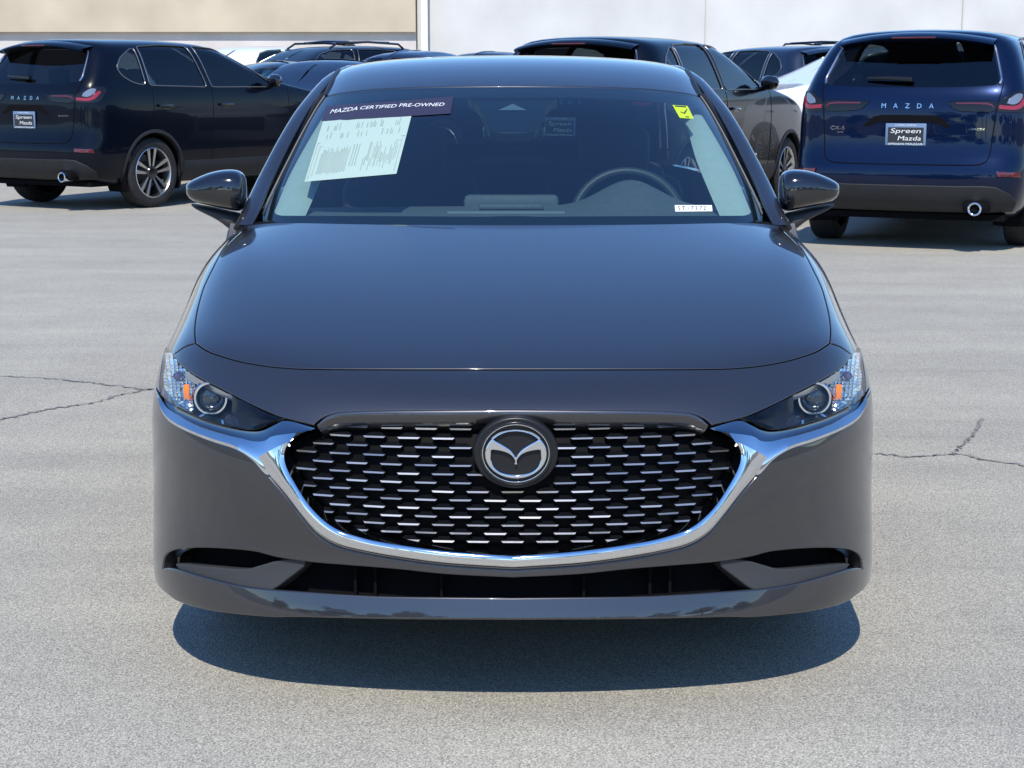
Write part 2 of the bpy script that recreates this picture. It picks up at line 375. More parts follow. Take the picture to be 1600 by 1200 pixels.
# ================================================================== ground, lot, building behind
def ground_material():
    m = bpy.data.materials.new('weathered_asphalt'); m.use_nodes = True; n = m.node_tree.nodes; l = m.node_tree.links; b = n['Principled BSDF']
    tc = n.new('ShaderNodeTexCoord')
    def noise(scale, detail, rough=.6, vec=None):
        t = n.new('ShaderNodeTexNoise'); t.inputs['Scale'].default_value = scale; t.inputs['Detail'].default_value = detail; t.inputs['Roughness'].default_value = rough
        l.new(vec or tc.outputs['Object'], t.inputs['Vector']); return t
    def ramp(src, p0, c0, p1, c1):
        r = n.new('ShaderNodeValToRGB'); r.color_ramp.elements[0].position = p0; r.color_ramp.elements[1].position = p1
        r.color_ramp.elements[0].color = (*c0, 1); r.color_ramp.elements[1].color = (*c1, 1); l.new(src, r.inputs['Fac']); return r
    def mix(a, bb, fac, mode='MULTIPLY'):
        x = n.new('ShaderNodeMixRGB'); x.blend_type = mode
        if isinstance(fac, float): x.inputs[0].default_value = fac
        else: l.new(fac, x.inputs[0])
        l.new(a, x.inputs[1]); l.new(bb, x.inputs[2]); return x.outputs[0]
    big = ramp(noise(.35, 6).outputs['Fac'], .3, (.362, .342, .292), .72, (.418, .395, .338))
    mp = n.new('ShaderNodeMapping'); mp.inputs['Scale'].default_value = (.10, 1.1, 1); mp.inputs['Rotation'].default_value = (0, 0, R(6)); l.new(tc.outputs['Object'], mp.inputs['Vector'])
    streak = ramp(noise(1.6, 5, .6, mp.outputs[0]).outputs['Fac'], .32, (.86, .86, .865), .68, (1.06, 1.055, 1.04))
    c = mix(big.outputs[0], streak.outputs[0], 1.0)
    blot = ramp(noise(2.2, 4).outputs['Fac'], .35, (.95, .95, .955), .65, (1.03, 1.03, 1.02)); c = mix(c, blot.outputs[0], 1.0)
    mp2 = n.new('ShaderNodeMapping'); mp2.inputs['Scale'].default_value = (.35, 2.4, 1); mp2.inputs['Rotation'].default_value = (0, 0, R(-24)); l.new(tc.outputs['Object'], mp2.inputs['Vector'])
    scuff = ramp(noise(2.0, 7, .7, mp2.outputs[0]).outputs['Fac'], .57, (1, 1, 1), .70, (.88, .88, .885)); c = mix(c, scuff.outputs[0], 1.0)
    stain = ramp(noise(.9, 3, .5).outputs['Fac'], .66, (1, 1, 1), .76, (.84, .84, .85)); c = mix(c, stain.outputs[0], 1.0)
    agg = n.new('ShaderNodeTexVoronoi'); agg.inputs['Scale'].default_value = 300; l.new(tc.outputs['Object'], agg.inputs['Vector'])
    ar = ramp(agg.outputs['Color'], .12, (.48, .48, .49), .82, (1.42, 1.41, 1.38)); c = mix(c, ar.outputs[0], .85)
    grit = ramp(noise(190, 4, .8).outputs['Fac'], .36, (.58, .58, .59), .64, (1.36, 1.35, 1.33)); c = mix(c, grit.outputs[0], .95)
    sp = n.new('ShaderNodeTexVoronoi'); sp.inputs['Scale'].default_value = 58; l.new(tc.outputs['Object'], sp.inputs['Vector'])
    spr = ramp(sp.outputs['Distance'], .07, (1, 1, 1), .11, (0, 0, 0))
    pick = ramp(sp.outputs['Color'], .66, (0, 0, 0), .70, (1, 1, 1)); f = mix(spr.outputs[0], pick.outputs[0], 1.0)
    wh = n.new('ShaderNodeRGB'); wh.outputs[0].default_value = (.62, .61, .58, 1); c = mix(c, wh.outputs[0], f, 'MIX')
    l.new(c, b.inputs['Base Color']); b.inputs['Roughness'].default_value = .85; b.inputs['Specular IOR Level'].default_value = .25
    bp = n.new('ShaderNodeBump'); bp.inputs['Strength'].default_value = .55; bp.inputs['Distance'].default_value = .004
    l.new(agg.outputs['Distance'], bp.inputs['Height']); l.new(bp.outputs[0], b.inputs['Normal'])
    return m
GROUND = ground_material()
def gz(y): return 0 if y < 17 else .018*(y-17) if y < 60 else .774
ys = [-1200, -60, 0, 17, 18, 19, 22, 30, 40, 60, 120, 1200]; xs = [-1200, -60, 0, 60, 1200]
V = [(x, y, gz(y)) for y in ys for x in xs]; F = [(j*5+i, j*5+i+1, j*5+i+6, j*5+i+5) for j in range(len(ys)-1) for i in range(4)]
ground = tag(mesh_obj('asphalt_ground', V, F, GROUND, smooth=False), kind='structure')
HILLM = mat('added_hill_tan', (.16, .15, .13), .95, noise=(.02, .3))
hv = []; hf = []
for i in range(96):
    a = 2*math.pi*i/96; rr = 1400; hh_ = 95+40*math.sin(a*3+1)+28*math.sin(a*7)+16*math.sin(a*17+2)
    for rad, z in ((rr-420, -1), (rr-180, hh_*.62), (rr, hh_), (rr+250, -1)): hv.append((rad*math.sin(a), rad*math.cos(a), z))
for i in range(96):
    for k in range(3): j = (i+1) % 96; hf.append((i*4+k, i*4+k+1, j*4+k+1, j*4+k))
tag(mesh_obj('added_hills', hv, hf, HILLM), kind='structure')  # unseen ring of high ground, added to cover the yellow low sky in reflections
CRACK = mat('crack_tar', (.20, .195, .185), .9, noise=(30, .4))
def ground_px(px, py): d = ray(px, py); return (np.array([0, -CAM_D, CAM_H])+d*(-CAM_H/d[2]))[:2]
def crack(pts, wd):
    P = resamp(spl([ground_px(*p) for p in pts], .05), 70); rng = np.random.RandomState(int(pts[0][1])); J = P.copy()
    J += (rng.rand(*J.shape)-.5)*.028; L = []; Rr = []
    for i in range(len(J)):
        t = J[min(i+1, len(J)-1)]-J[max(i-1, 0)]; t /= np.linalg.norm(t)+1e-9; nn = np.array([-t[1], t[0]]); ww = wd*(.35+rng.rand())*.5
        L.append((*(J[i]+nn*ww), .004)); Rr.append((*(J[i]-nn*ww), .004))
    V = L+Rr; k = len(L); mesh_obj('crack', V, [(i, k+i, k+i+1, i+1) for i in range(k-1)], CRACK, ground, False)
crack([(-60, 583), (0, 588), (60, 591), (120, 596), (190, 604), (235, 609), (330, 613)], .014)
crack([(-60, 664), (0, 656), (70, 641), (140, 631), (190, 617), (240, 608)], .016)
crack([(1300, 704), (1368, 709), (1430, 715), (1490, 710), (1540, 719), (1600, 728), (1680, 733)], .014)
crack([(1490, 710), (1505, 695), (1520, 680), (1534, 655)], .009)

# ================================================================== the grey sedan in front
CAR = empty('sedan_car', (0, 2.3, 0))
tag(CAR, 'dark grey metallic sedan facing the camera with black mesh grille and window stickers', 'car')
KEEP = []
def car(o):
    """parent to the car while keeping world coordinates"""
    return o
def P_(o, parent=None):
    o.parent = parent if parent is not None else CAR
    if parent is None: o.matrix_parent_inverse = Matrix.Translation((0, -2.3, 0))
    return o
def row(zs, y0, xs, yo): return [(x, y0+o, z) for x, o, z in zip(xs, yo, zs if hasattr(zs, '__len__') else [zs]*len(xs))]
X9 = np.array([0, .2, .4, .56, .70, .80, .868, .90, .908]); O9 = np.array([0, .010, .046, .10, .19, .305, .44, .60, .86])
LX = X9*np.array([1, 1, 1, 1.01, 1.015, 1.015, 1.008, .995, .985])
FL = np.array([0, 0, 0, .010, .024, .032, .024, .004, 0])
netA = [row(.11, .060, LX*.985, O9), row(.165, .012, LX*.998, O9), row(.212, -.010, LX, O9), row(.315, .040, LX*1.002, O9-FL),
        row(.42, .022, X9*1.0, O9), row(.52, .026, X9, O9), row(.60, .040, X9, O9*.99),
        [(0, .088, .672), (.2, .097, .672), (.4, .130, .672), (.56, .182, .670), (.695, .270, .668), (.795, .378, .664), (.858, .498, .655), (.898, .65, .63), (.910, .86, .61)],
        [(0, .150, .715), (.2, .158, .716), (.4, .190, .718), (.56, .245, .720), (.69, .325, .722), (.785, .42, .717), (.847, .52, .70), (.893, .66, .66), (.911, .86, .63)],
        [(0, .220, .744), (.2, .226, .745), (.4, .254, .750), (.56, .300, .757), (.68, .365, .764), (.77, .45, .762), (.836, .545, .742), (.885, .68, .70), (.911, .88, .645)],
        [(0, .400, .798), (.2, .405, .798), (.4, .425, .800), (.56, .460, .804), (.68, .515, .809), (.77, .60, .806), (.840, .70, .778), (.888, .82, .72), (.912, .98, .66)],
        [(0, .650, .859), (.2, .655, .859), (.4, .668, .860), (.56, .695, .863), (.68, .745, .867), (.77, .81, .866), (.845, .90, .832), (.890, 1.0, .76), (.912, 1.12, .68)],
        [(0, .950, .919), (.2, .955, .919), (.4, .965, .920), (.56, .985, .922), (.68, 1.02, .925), (.765, 1.07, .926), (.850, 1.14, .903), (.896, 1.22, .82), (.910, 1.32, .70)],
        [(0, 1.28, .975), (.2, 1.285, .975), (.4, 1.297, .975), (.56, 1.32, .974), (.66, 1.35, .970), (.745, 1.39, .966), (.832, 1.44, .943), (.888, 1.50, .85), (.908, 1.58, .72)],
        [(0, 1.58, 1.022), (.2, 1.58, 1.022), (.4, 1.59, 1.02), (.56, 1.60, 1.015), (.66, 1.63, 1.00), (.745, 1.65, .985), (.832, 1.70, .955), (.886, 1.76, .86), (.908, 1.84, .73)]]
SA = Surf(netA, su=.13, sv=.13)
def A(*ss, step=5): return px_uv(SA, segs(*ss, step=step))
def hitA(px, py, dy=0.):
    """point behind (dy) the body surface on the pixel's sight line"""
    h = None; q = px
    while h is None: h = SA.hit((0, -CAM_D, CAM_H), ray(q, py)); q += 1.5 if px < 801 else -1.5
    p = SA.ev([h])[0][0]; return at(px, py, p[1]+dy)
def both(fn):
    for fl in (False, True): fn(fl)

# --- hood
side_line = [(355, 381), (345, 395), (332, 420), (320, 445), (314, 462), (307, 490), (304, 515), (305, 536)]
front_line = [(305, 536), (325, 549), (350, 558), (385, 567), (440, 574.5), (520, 577), (801, 577.5)]
half = A(side_line, front_line)
hood_rear = A([(801, 350), (600, 349), (470, 347), (420, 348), (385, 353), (366, 364), (355, 381)])
hood_half = np.concatenate([hood_rear[:-1], half]); hood_half[0, 1] = hood_half[-1, 1] = 0
P_(panel('hood', SA, sym(hood_half), PAINT, gap=.0066, r=.0020, depth=.02, g=.03))
# --- fenders (from the hood line over the wing to the side)
fen_in = A(side_line)[1:]
fen_front = A([(305, 536), (290, 541), (278, 549), (270, 555)])
hl_out = A([(270, 555), (260, 543)], [(260, 543), (256, 552), (252, 575), (249.5, 597), (250, 615)]); ub = hl_out[-1][0]
fu = np.concatenate([A([(372, 356), (364, 367), (355, 381)])[:-1], fen_in, fen_front[1:], hl_out[1:], np.array([[ub+.22, -6.45], [ub+.30, -6.9], [ub+.42, -7.25], [ub+.8, -7.55], [7.5, -8], [14, -8], [14, -5.6]])])
both(lambda fl: P_(panel('fender', SA, fu, PAINT, gap=.0050, r=.0020, depth=.02, g=.03, flip=fl)))
# --- nose strip between hood, lamps and grille
lamp_top = [(270, 555), (284, 573), (314, 592), (351, 611), (389, 631), (426, 648), (445, 654), (492, 666)]
nose_low = [(492, 666), (505, 655), (520, 648), (540, 645), (600, 643), (801, 641)]
nose = np.concatenate([A(front_line)[::-1], A([(305, 536), (290, 541), (278, 549), (270, 555)])[1:], A(lamp_top)[1:], A(nose_low)[1:]]); nose[0, 1] = nose[-1, 1] = 0
P_(panel('nose_panel', SA, sym(nose), PAINT, gap=.0066, r=.0024, depth=.03, g=.02))
# --- bumper with the wide lower opening
E_out = [(801, 893), (695, 886), (620, 876), (570, 867), (527, 856), (495, 837), (470, 808), (445, 776), (420, 747), (396, 721), (370, 704), (332, 691), (295, 676), (267, 661), (254, 644), (250, 626)]
top = A(E_out); low = A([(272, 936), (295, 945), (345, 955), (420, 962), (470, 962), (620, 965), (801, 966)])
side = np.array([[top[-1][0]+.25, -6.4], [top[-1][0]+.3, -7.2], [low[0][0]+.05, -7.2], [low[0][0]+.02, -6.0]])
open_top = [(253, 890), (257, 868), (270, 858), (295, 854.5), (340, 855), (395, 860), (432, 869), (485, 877), (545, 882), (620, 888), (700, 896), (801, 901)]
open_low = [(801, 936), (620, 934), (545, 931), (470, 926), (415, 922), (370, 916), (320, 904), (270, 890), (253, 890)]
hole = sym(np.concatenate([A(open_top)[::-1], A(open_low)[::-1][1:]])); 
bum = np.concatenate([top, spl(side, .3), low]); bum[0, 1] = bum[-1, 1] = 0
P_(panel('bumper', SA, sym(bum), PAINT, holes=[hole], gap=.0015, r=.0045, depth=.035, g=.02))
# dark inner shell behind all the gaps
inn = sym(np.array([[.4, 0], [.4, -6.6], [8, -6.8], [13.3, -7], [14, -4], [14, 0]]))
def inn_off(uv): return -np.clip(.10+.02*(9-uv[:, 0]), .10, .22)
P_(panel('inner_structure', SA, inn, VOID, offn=inn_off, rims=None, g=.06))
# lower opening: backing, ledge of the lip, ribs, pocket trim blades
op = np.concatenate([A(open_top), A(open_low)[::-1]])
P_(panel('lower_intake', SA, inset(sym(np.concatenate([A(open_top)[::-1], A(open_low)[::-1][1:]]))*.13, -.012)/.13, VOID, off=-.075, rims=None, g=.03))
for px in (556, 587, 690):
    both(lambda fl: (lambda mb: P_(mb.build('intake_rib', VOID)))(MB().box((np.array([1, 1, 1]) if not fl else np.array([-1, 1, 1]))*hitA(px, 905, .055), (.006, .03, .09))))
led = [resamp(np.array([hitA(x, y, d) for x, y in spl([(430, 920), (470, 925), (545, 930.5), (620, 933.5), (801, 935.5)], 8)]), 60) for d in (.004, .07)]
P_(loft('intake_ledge', [led[0], led[1]+[0, 0, .004]], PAINT, join=True))
blade = np.array(segs([(269, 883.5), (320, 888.5), (375, 892.5), (400, 888), (425, 881.5), (450, 877.5), (472, 879.5)], [(472, 879.5), (470, 885), (445, 903), (425, 917), (410, 920.5), (370, 915), (320, 903), (282, 891.5), (269, 883.5)], step=5))
bl = px_uv(SA, blade)[:-1]
both(lambda fl: P_(panel('pocket_blade', SA, bl, DARKPL, off=-.010, r=.0045, depth=.04, g=.015, flip=fl)))
for sg in (-1, 1): P_(MB().box((sg*.745, .62, .36), (.16, .30, .24)).box((sg*.65, .50, .33), (.16, .24, .18)).build('arch_liner', VOID))
# --- grille: recessed black field, rows of small bright fins, chrome surround
g_in = [(801, 660), (600, 661), (530, 664), (492, 672), (464, 684), (450, 696), (446, 710), (450, 728), (462, 752), (482, 785), (502, 810), (524, 829), (552, 841), (600, 852), (700, 862), (801, 868)]
gi = sym(np.concatenate([px_uv(SA, spl([(801, 646), (600, 648), (530, 651), (505, 658), (488, 668)], 6)), px_uv(SA, spl(g_in[4:], 6))]))
GR = P_(panel('grille', SA, inset(gi*.13, -.02)/.13, mat('grille_black', (.0025, .0025, .003), .6, 0, 0, .08), off=-.055, rims=None, g=.03))
FIN = None; fins = 0
def fin_mesh():
    w2, w1, hh = .0250, .0210, .0035
    V = [(-w2, -.004, hh*.5), (w2, -.004, hh*.5), (w1, -.007, -hh*.5), (-w1, -.007, -hh*.5),            # bright face, tipped to the sky
         (-w1*.55, .012, hh*.5+.0075), (w1*.55, .012, hh*.5+.0075),                                       # dark petal above
         (-w1, .014, -hh*.5), (w1, .014, -hh*.5), (-w2, .014, hh*.5), (w2, .014, hh*.5)]
    F = [(0, 3, 2, 1), (0, 1, 5, 4), (3, 6, 7, 2), (0, 8, 6, 3), (1, 2, 7, 9), (0, 4, 8), (1, 9, 5)]
    me = bpy.data.meshes.new('grille_fin'); me.from_pydata(V, [], F); me.materials.append(mat('fin_silver', (.56, .56, .56), .32, 1.0)); me.materials.append(GRILLBLK)
    me.polygons.foreach_set('material_index', np.array([0, 1, 1, 1, 1, 1, 1], dtype=np.int32)); me.update(); return me
FM = fin_mesh(); gpoly = np.array(spl(g_in[:1]+[(600, 662), (540, 665), (505, 672), (474, 684), (460, 696), (455, 712), (459, 731), (468, 754), (486, 783), (507, 805), (530, 820), (557, 829.5), (606, 841), (700, 853), (801, 860)], 8)); gpoly = np.concatenate([gpoly, [[1602-a, b] for a, b in gpoly[::-1]]])
def proj(p):
    dy = p[1]+CAM_D; dz = p[2]-CAM_H; d = dy*CP-dz*SP; return np.array([801+CAM_F*p[0]/d, 600-CAM_F*(dy*SP+dz*CP)/d])
z0 = .6300
for k in range(15):
    z = z0-k*.01855
    for j in range(-9, 10):
        x = (j+(.5 if k % 2 == 0 else 0))*.0755
        if abs(x) > .55: continue
        h = SA.hit((x, -1, z+.012), (0, 1, 0))
        if h is None: continue
        p, n = SA.ev([h]); p = p[0]; n = n[0]; q = np.array([x, p[1]+.036, z]); c = proj(q)
        if not inside(c[None], gpoly)[0]: continue
        if math.hypot((c[0]-803)/66, (c[1]-708)/56) < 1: continue
        o = bpy.data.objects.new('grille_fin', FM); link(o); o.parent = GR
        o.location = q; o.rotation_euler = (R(-8+random.uniform(-4, 4)), R(random.uniform(-.7, .7)), math.atan2(-n[0], -n[1])*-1); fins += 1
print('fins', fins)
# chrome: V-shaped frame under the grille
EO = np.array(E_out[:10], float)[::-1].copy(); EO[:, 1] -= 1.5; EO = np.concatenate([[[398, 718]], EO[1:]])
EI = np.array([(452, 692), (446, 709), (449, 728), (461, 752), (482, 785), (503, 808), (525, 824), (552, 834.5), (600, 846), (700, 860), (801, 867)])
nb = 90
eo = resamp(spl(EO, 4), nb); ei = resamp(spl(EI, 4), nb)
def on(px, d):
    out = []
    for a, b in px:
        h = None; q = a
        while h is None: h = SA.hit((0, -CAM_D, CAM_H), ray(q, b)); q += 1.
        P, N = SA.ev([h]); out.append(at(a, b, P[0][1])+N[0]*d)
    return np.array(out)
rails = [on(eo, -.014), on(eo, -.003)]
for tt, dd in ((.14, .0045), (.30, .0095), (.48, .0125), (.66, .0136), (.84, .0128), (.95, .0105)): rails.append(on(eo*(1-tt)+ei*tt, dd))
base_in = on(ei, .0070); rails += [base_in]
P_(loft('chrome_frame', rails, CHROME, join=True, sharp=75))
fl_in = base_in+np.array([0, .050, .006]); fl_in[:, 0] *= .985
P_(loft('chrome_inner_flange', [base_in, (base_in+fl_in)/2, fl_in], mat('polished_flange', (.66, .68, .70), .09, 1.0), join=True))
# chrome wing under each lamp: two facets meeting in a groove
WT = [(250, 619), (262, 630), (282, 641), (314, 655), (351, 666), (389, 673), (408, 671), (426, 662), (446, 655), (490, 667)]
WM = [(250, 621), (258, 636), (275, 648), (300, 661), (330, 671.5), (360, 680), (390, 688.5), (410, 688), (424, 680), (474, 673)]
WB = [(250, 624), (255, 643), (268, 659.5), (295, 674.5), (332, 689.5), (370, 702), (396, 718.5), (420, 742), (436, 722), (452, 692)]
t3, m3, b3 = resamp(spl(WT, 4), 60), resamp(spl(WM, 4), 60), resamp(spl(WB, 4), 60)
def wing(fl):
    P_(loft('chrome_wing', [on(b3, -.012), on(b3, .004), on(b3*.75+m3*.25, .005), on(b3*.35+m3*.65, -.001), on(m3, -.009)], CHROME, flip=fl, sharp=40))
    P_(loft('wing_upper_facet', [on(m3, -.009), on(m3*.5+t3*.5, -.012), on(t3, -.010), on(t3, -.03)], mat('dark_chrome', (.20, .22, .25), .08, 1.0), flip=fl, sharp=40))  # darkened chrome colour stands in for the headlamp's dark reflection
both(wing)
# rolled lower edge of the nose above the grille
nl = resamp(spl([(801, 639.5), (600, 641.5), (545, 643.5), (524, 646), (508, 653), (496, 664)], 4), 60); nd = resamp(spl([(801, 654), (600, 656), (540, 658), (520, 661), (508, 666), (497, 671)], 4), 60)
P_(loft('nose_lip', [on(nl*(1-k)+nd*k, d) for k, d in ((-.25, -.006), (-.02, .0005), (.10, .0018), (.22, .0020), (.45, -.001), (.75, -.008), (1, -.020), (1.05, -.05))], PAINT, join=True, sharp=80))

# --- headlamps: dark housing, projector, chrome reflector bowls, amber marker, clear cover
lamp_up = [(260, 543), (271, 556), (284, 573), (314, 592), (351, 611), (389, 631), (426, 648), (447, 652)]
lamp_dn = [(447, 652), (426, 659), (407, 668), (389, 670.5), (351, 664), (314, 653), (282, 638), (262, 627), (250, 616)]
lamp_l = [(250, 616), (249, 597), (252, 575), (256, 552), (260, 543)]
lampL = A(lamp_up, lamp_dn, lamp_l, step=4)[:-1]
HOUSE = mat('lamp_housing_black', (.010, .010, .012), .22, 0, .4)
BOWL = mat('reflector_chrome', (.80, .79, .77), .20, 1.0)
PROJ = mat('projector_glass', (.022, .026, .028), .04, 0, 1.0)
DIMCH = MATS['dark_chrome']
def headlamp(fl):
    sg = -1 if fl else 1
    def H(px, py, dy): p = hitA(px, py, dy); return np.array([p[0]*sg, p[1], p[2]])
    hl = P_(panel('headlight', SA, lampL, HOUSE, off=-.065, rims=None, g=.02, flip=fl))
    # side wall of the housing
    e = np.array([SA.ev([q])[0][0] for q in lampL]); e2, n2 = SA.ev(lampL, -.066); e1, _ = SA.ev(lampL, -.002)
    e1 = np.concatenate([e1, e1[:1]]); e2 = np.concatenate([e2, e2[:1]])
    P_(loft('housing_wall', [e1, e2], HOUSE, flip=fl), hl)
    # projector: ring, lens, tube
    c = H(331, 621.5, .058); nrm = Vector((0, -1, .06)).normalized()       # faces forward
    q = nrm.to_track_quat('Z', 'Y').to_matrix()
    def lathe_at(prof, n=40):
        mb = MB().lathe(prof, n, 'z'); mb.V = [tuple(q @ Vector(v)+Vector(c)) for v in mb.V]; return mb
    P_(lathe_at([(-.01, .0395), (.012, .0395), (.016, .0378), (.016, .0338), (.008, .0325), (-.02, .0332)]).build('projector_ring', mat('bright_ring', (.86, .87, .88), .12, 1.0)), hl)
    P_(lathe_at([(-.012, .0332), (-.002, .0295), (.004, .023), (.008, .013), (.009, .0)]).build('projector_lens', PROJ), hl)
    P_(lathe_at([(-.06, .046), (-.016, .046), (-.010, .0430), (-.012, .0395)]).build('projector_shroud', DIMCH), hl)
    # black bezel running inwards
    t = resamp(spl([(363, 619), (389, 633), (426, 650), (441, 653)], 4), 24); b = resamp(spl([(361, 664), (389, 668), (415, 660), (441, 654)], 4), 24)
    rl = [np.array([H(x, y, d) for x, y in (t*(1-k)+b*k)])*[sg, 1, 1] for k, d in ((0, .008), (.25, .03), (.55, .045), (.8, .028), (1, .012))]
    P_(loft('bezel', rl, HOUSE, flip=fl), hl)
    # bright strip along the brow
    t = resamp(spl([(290, 579), (314, 594), (351, 613), (389, 633), (430, 651)], 4), 30); b = t+np.stack([np.zeros(30), np.linspace(12, 2.5, 30)], 1)
    rl = [np.array([H(x, y, d) for x, y in (t*(1-k)+b*k)])*[sg, 1, 1] for k, d in ((0, .010), (.6, .018), (1, .026))]
    P_(loft('brow_reflector', rl, SATIN, flip=fl), hl)
    # faceted corner reflector: small tilted mirror cells
    rng = np.random.RandomState(3); mb = MB()
    poly_ = np.array(segs(lamp_up, lamp_dn, lamp_l))
    for i in range(18):
        for j in range(9):
            px = 252+j*6.0+(i*.5); py = 551+i*5.0
            if not inside(np.array([[px+3, py+2]]), poly_)[0] or px+3 > 303: continue
            cor = [H(px, py, .030+.008*rng.rand()), H(px+5.7, py, .030+.008*rng.rand()), H(px+5.7, py+4.7, .030+.010*rng.rand()), H(px, py+4.7, .028+.010*rng.rand())]
            m_ = H(px+2.8, py+2.3, .038); mb.add([tuple(x) for x in cor]+[tuple(m_)], [(0, 1, 4), (1, 2, 4), (2, 3, 4), (3, 0, 4)])
    P_(mb.build('corner_reflector', BOWL, smooth=False), hl)
    cc = H(276, 588, .02); bq = MB().lathe([(-.012, .010), (.0, .010), (.006, .007), (.008, 0)], 16, 'y'); bq.V = [(x+cc[0], -y+cc[1], z+cc[2]) for x, y, z in bq.V]
    P_(bq.build('marker_bulb', mat('violet_bulb', (.06, .035, .09), .08, .2, 1)), hl)
    cc = H(292, 612, .014); P_(MB().box(cc, (.013, .012, .034), bev=.002).build('amber_marker', AMBER), hl)
    t = resamp(spl([(258, 603), (275, 625), (300, 640), (330, 651), (351, 657)], 4), 24); b = resamp(spl([(252, 614), (268, 629), (290, 641), (322, 655), (351, 663)], 4), 24)
    rl = [np.array([H(x, y, d) for x, y in (t*(1-k)+b*k)])*[sg, 1, 1] for k, d in ((0, .045), (.5, .03), (1, .012))]
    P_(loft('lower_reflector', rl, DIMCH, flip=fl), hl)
    P_(panel('lamp_cover', SA, lampL, LENS, off=-.001, r=.003, depth=.008, g=.02, gap=.003, flip=fl), hl)
both(headlamp)

# --- oval badge in the grille
class Plane:
    su = sv = 1.
    def __init__(s, c, ex, ez): s.c = np.array(c, float); s.ex = np.array(ex, float); s.ez = np.array(ez, float); s.n = np.cross(s.ex, s.ez); s.n /= np.linalg.norm(s.n)
    def ev(s, uv, off=0):
        uv = np.atleast_2d(uv); P = s.c+uv[:, :1]*s.ex+uv[:, 1:2]*s.ez; n = np.repeat(s.n[None], len(uv), 0); return P+n*np.reshape(off, (-1, 1)), n
ec = hitA(806, 708, .010); BP_ = Plane(ec, (1, 0, 0), (0, math.sin(R(3)), math.cos(R(3))))
K = 1/7.27/707.                                             # zoomed pixels to metres
def Z(pts): return np.array([((x-770)*K, (497-y)*K*1.03) for x, y in pts])
def ell(a, b, n=56, c=(770, 500)): return Z([(c[0]+a*math.cos(2*math.pi*i/n), c[1]+b*math.sin(2*math.pi*i/n)) for i in range(n)])
up_hole = Z(np.concatenate([spl([(520, 335), (610, 283), (770, 258), (930, 283), (1020, 335)], 20), spl([(1012, 350), (900, 412), (820, 468), (770, 540)], 20), spl([(766, 536), (720, 468), (640, 412), (528, 350)], 20)]))
dn_hole = Z(np.concatenate([spl([(500, 460), (600, 474), (690, 505), (745, 555), (768, 625)], 20), spl([(772, 622), (797, 555), (850, 505), (940, 474), (1040, 460)], 20), spl([(1046, 560), (1010, 645), (920, 708), (770, 732), (620, 708), (530, 645), (495, 560)], 20)]))
EMB = P_(panel('emblem', BP_, ell(440, 362), mat('badge_black', (.012, .012, .014), .35, 0, .0, .3), off=-.006, r=.006, depth=.03, g=.01))
P_(panel('badge_bezel', BP_, ell(392, 335), GRILLBLK, holes=[ell(372, 316)], off=.002, r=.0015, depth=.006, g=.01), EMB)
P_(panel('badge_rim', BP_, ell(376, 320), CHROME, holes=[ell(368, 311)], off=.002, r=.0008, depth=.004, g=.01), EMB)
P_(panel('badge_symbol', BP_, ell(326, 252, 64, (770, 506)), CHROME, holes=[inset(thin(up_hole, 2e-4), -.0036), inset(thin(dn_hole, 2e-4), -.0036)], off=.004, r=.0034, depth=.004, g=.004), EMB)

# --- windscreen, roof and rear window from one sheet
RX = np.array([0, .3, .6, .82, .95, 1.04, 1.12]); RY = np.array([0, .012, .05, .105, .155, .21, .30]); RZ = np.array([0, -.002, -.010, -.024, -.042, -.075, -.15])
rowsC = [(1.20, .905, .775, 1.1, .8), (1.45, 1.040, .755, 1.1, .8), (1.75, 1.192, .715, 1.05, .9), (2.05, 1.332, .672, 1.0, 1), (2.28, 1.405, .655, .9, 1), (2.55, 1.458, .655, .6, 1), (2.90, 1.478, .655, .3, 1), (3.30, 1.452, .648, .0, 1), (3.62, 1.372, .635, -.4, 1), (3.92, 1.255, .650, -.7, 1), (4.22, 1.115, .67, -.9, .9), (4.40, 1.02, .69, -1, .8)]
SCf = Surf([[(w_*a, y+b*k, z+c*kz) for a, b, c in zip(RX, RY, RZ)] for y, z, w_, k, kz in rowsC], su=.27, sv=.13)
def Cx(*ss, step=5): return px_uv(SCf, segs(*ss, step=step))
def hitC(px, py, dy=0., inward=0.):
    h = SCf.hit((0, -CAM_D, CAM_H), ray(px, py)); p, n = SCf.ev([h])
    if inward: return p[0]-n[0]*inward
    return at(px, py, p[0][1]+dy)
top_line = [(801, 136), (700, 137), (600, 140), (540, 146), (508, 152)]
left_edge = [(508, 152), (492, 173), (470, 211), (450, 250), (425, 300), (414, 325), (411, 338), (413, 350), (424, 358)]
bottom_edge = [(424, 358), (470, 357), (600, 359), (801, 360)]
gl = Cx(top_line, left_edge, bottom_edge); gl[0, 1] = gl[-1, 1] = 0
WS = P_(panel('windshield', SCf, sym(gl), GLASS, r=.002, depth=.003, g=.03, gap=.001))
fr_in = Cx([(801, 151), (700, 151), (600, 155), (540, 162), (513, 167), (504, 171)], [(504, 171), (476, 219), (450, 267), (432, 308), (427, 322), (430, 331), (440, 333.5)], [(440, 333.5), (600, 334), (801, 335)]); fr_in[0, 1] = fr_in[-1, 1] = 0
P_(panel('frit_band', SCf, sym(gl), FRIT, holes=[sym(fr_in)], off=-.006, r=0, depth=.0, rims=None, g=.03, gap=.003), WS)
fs = Cx([(801, 148), (732, 148)], [(732, 148), (748, 160), (762, 190), (772, 200), (801, 202)]); fs[0, 1] = fs[-1, 1] = 0
P_(panel('sensor_housing', SCf, sym(fs), FRIT, off=-.012, r=.002, depth=.03, g=.03), WS)
P_(panel('camera_window', SCf, sym(np.array([*Cx([(801, 158), (779, 168)]), *Cx([(779, 168), (801, 168)])[1:]])), mat('camera_glass', (.20, .25, .28), .1, 0, 1), off=-.009, rims=None, g=.02), WS)
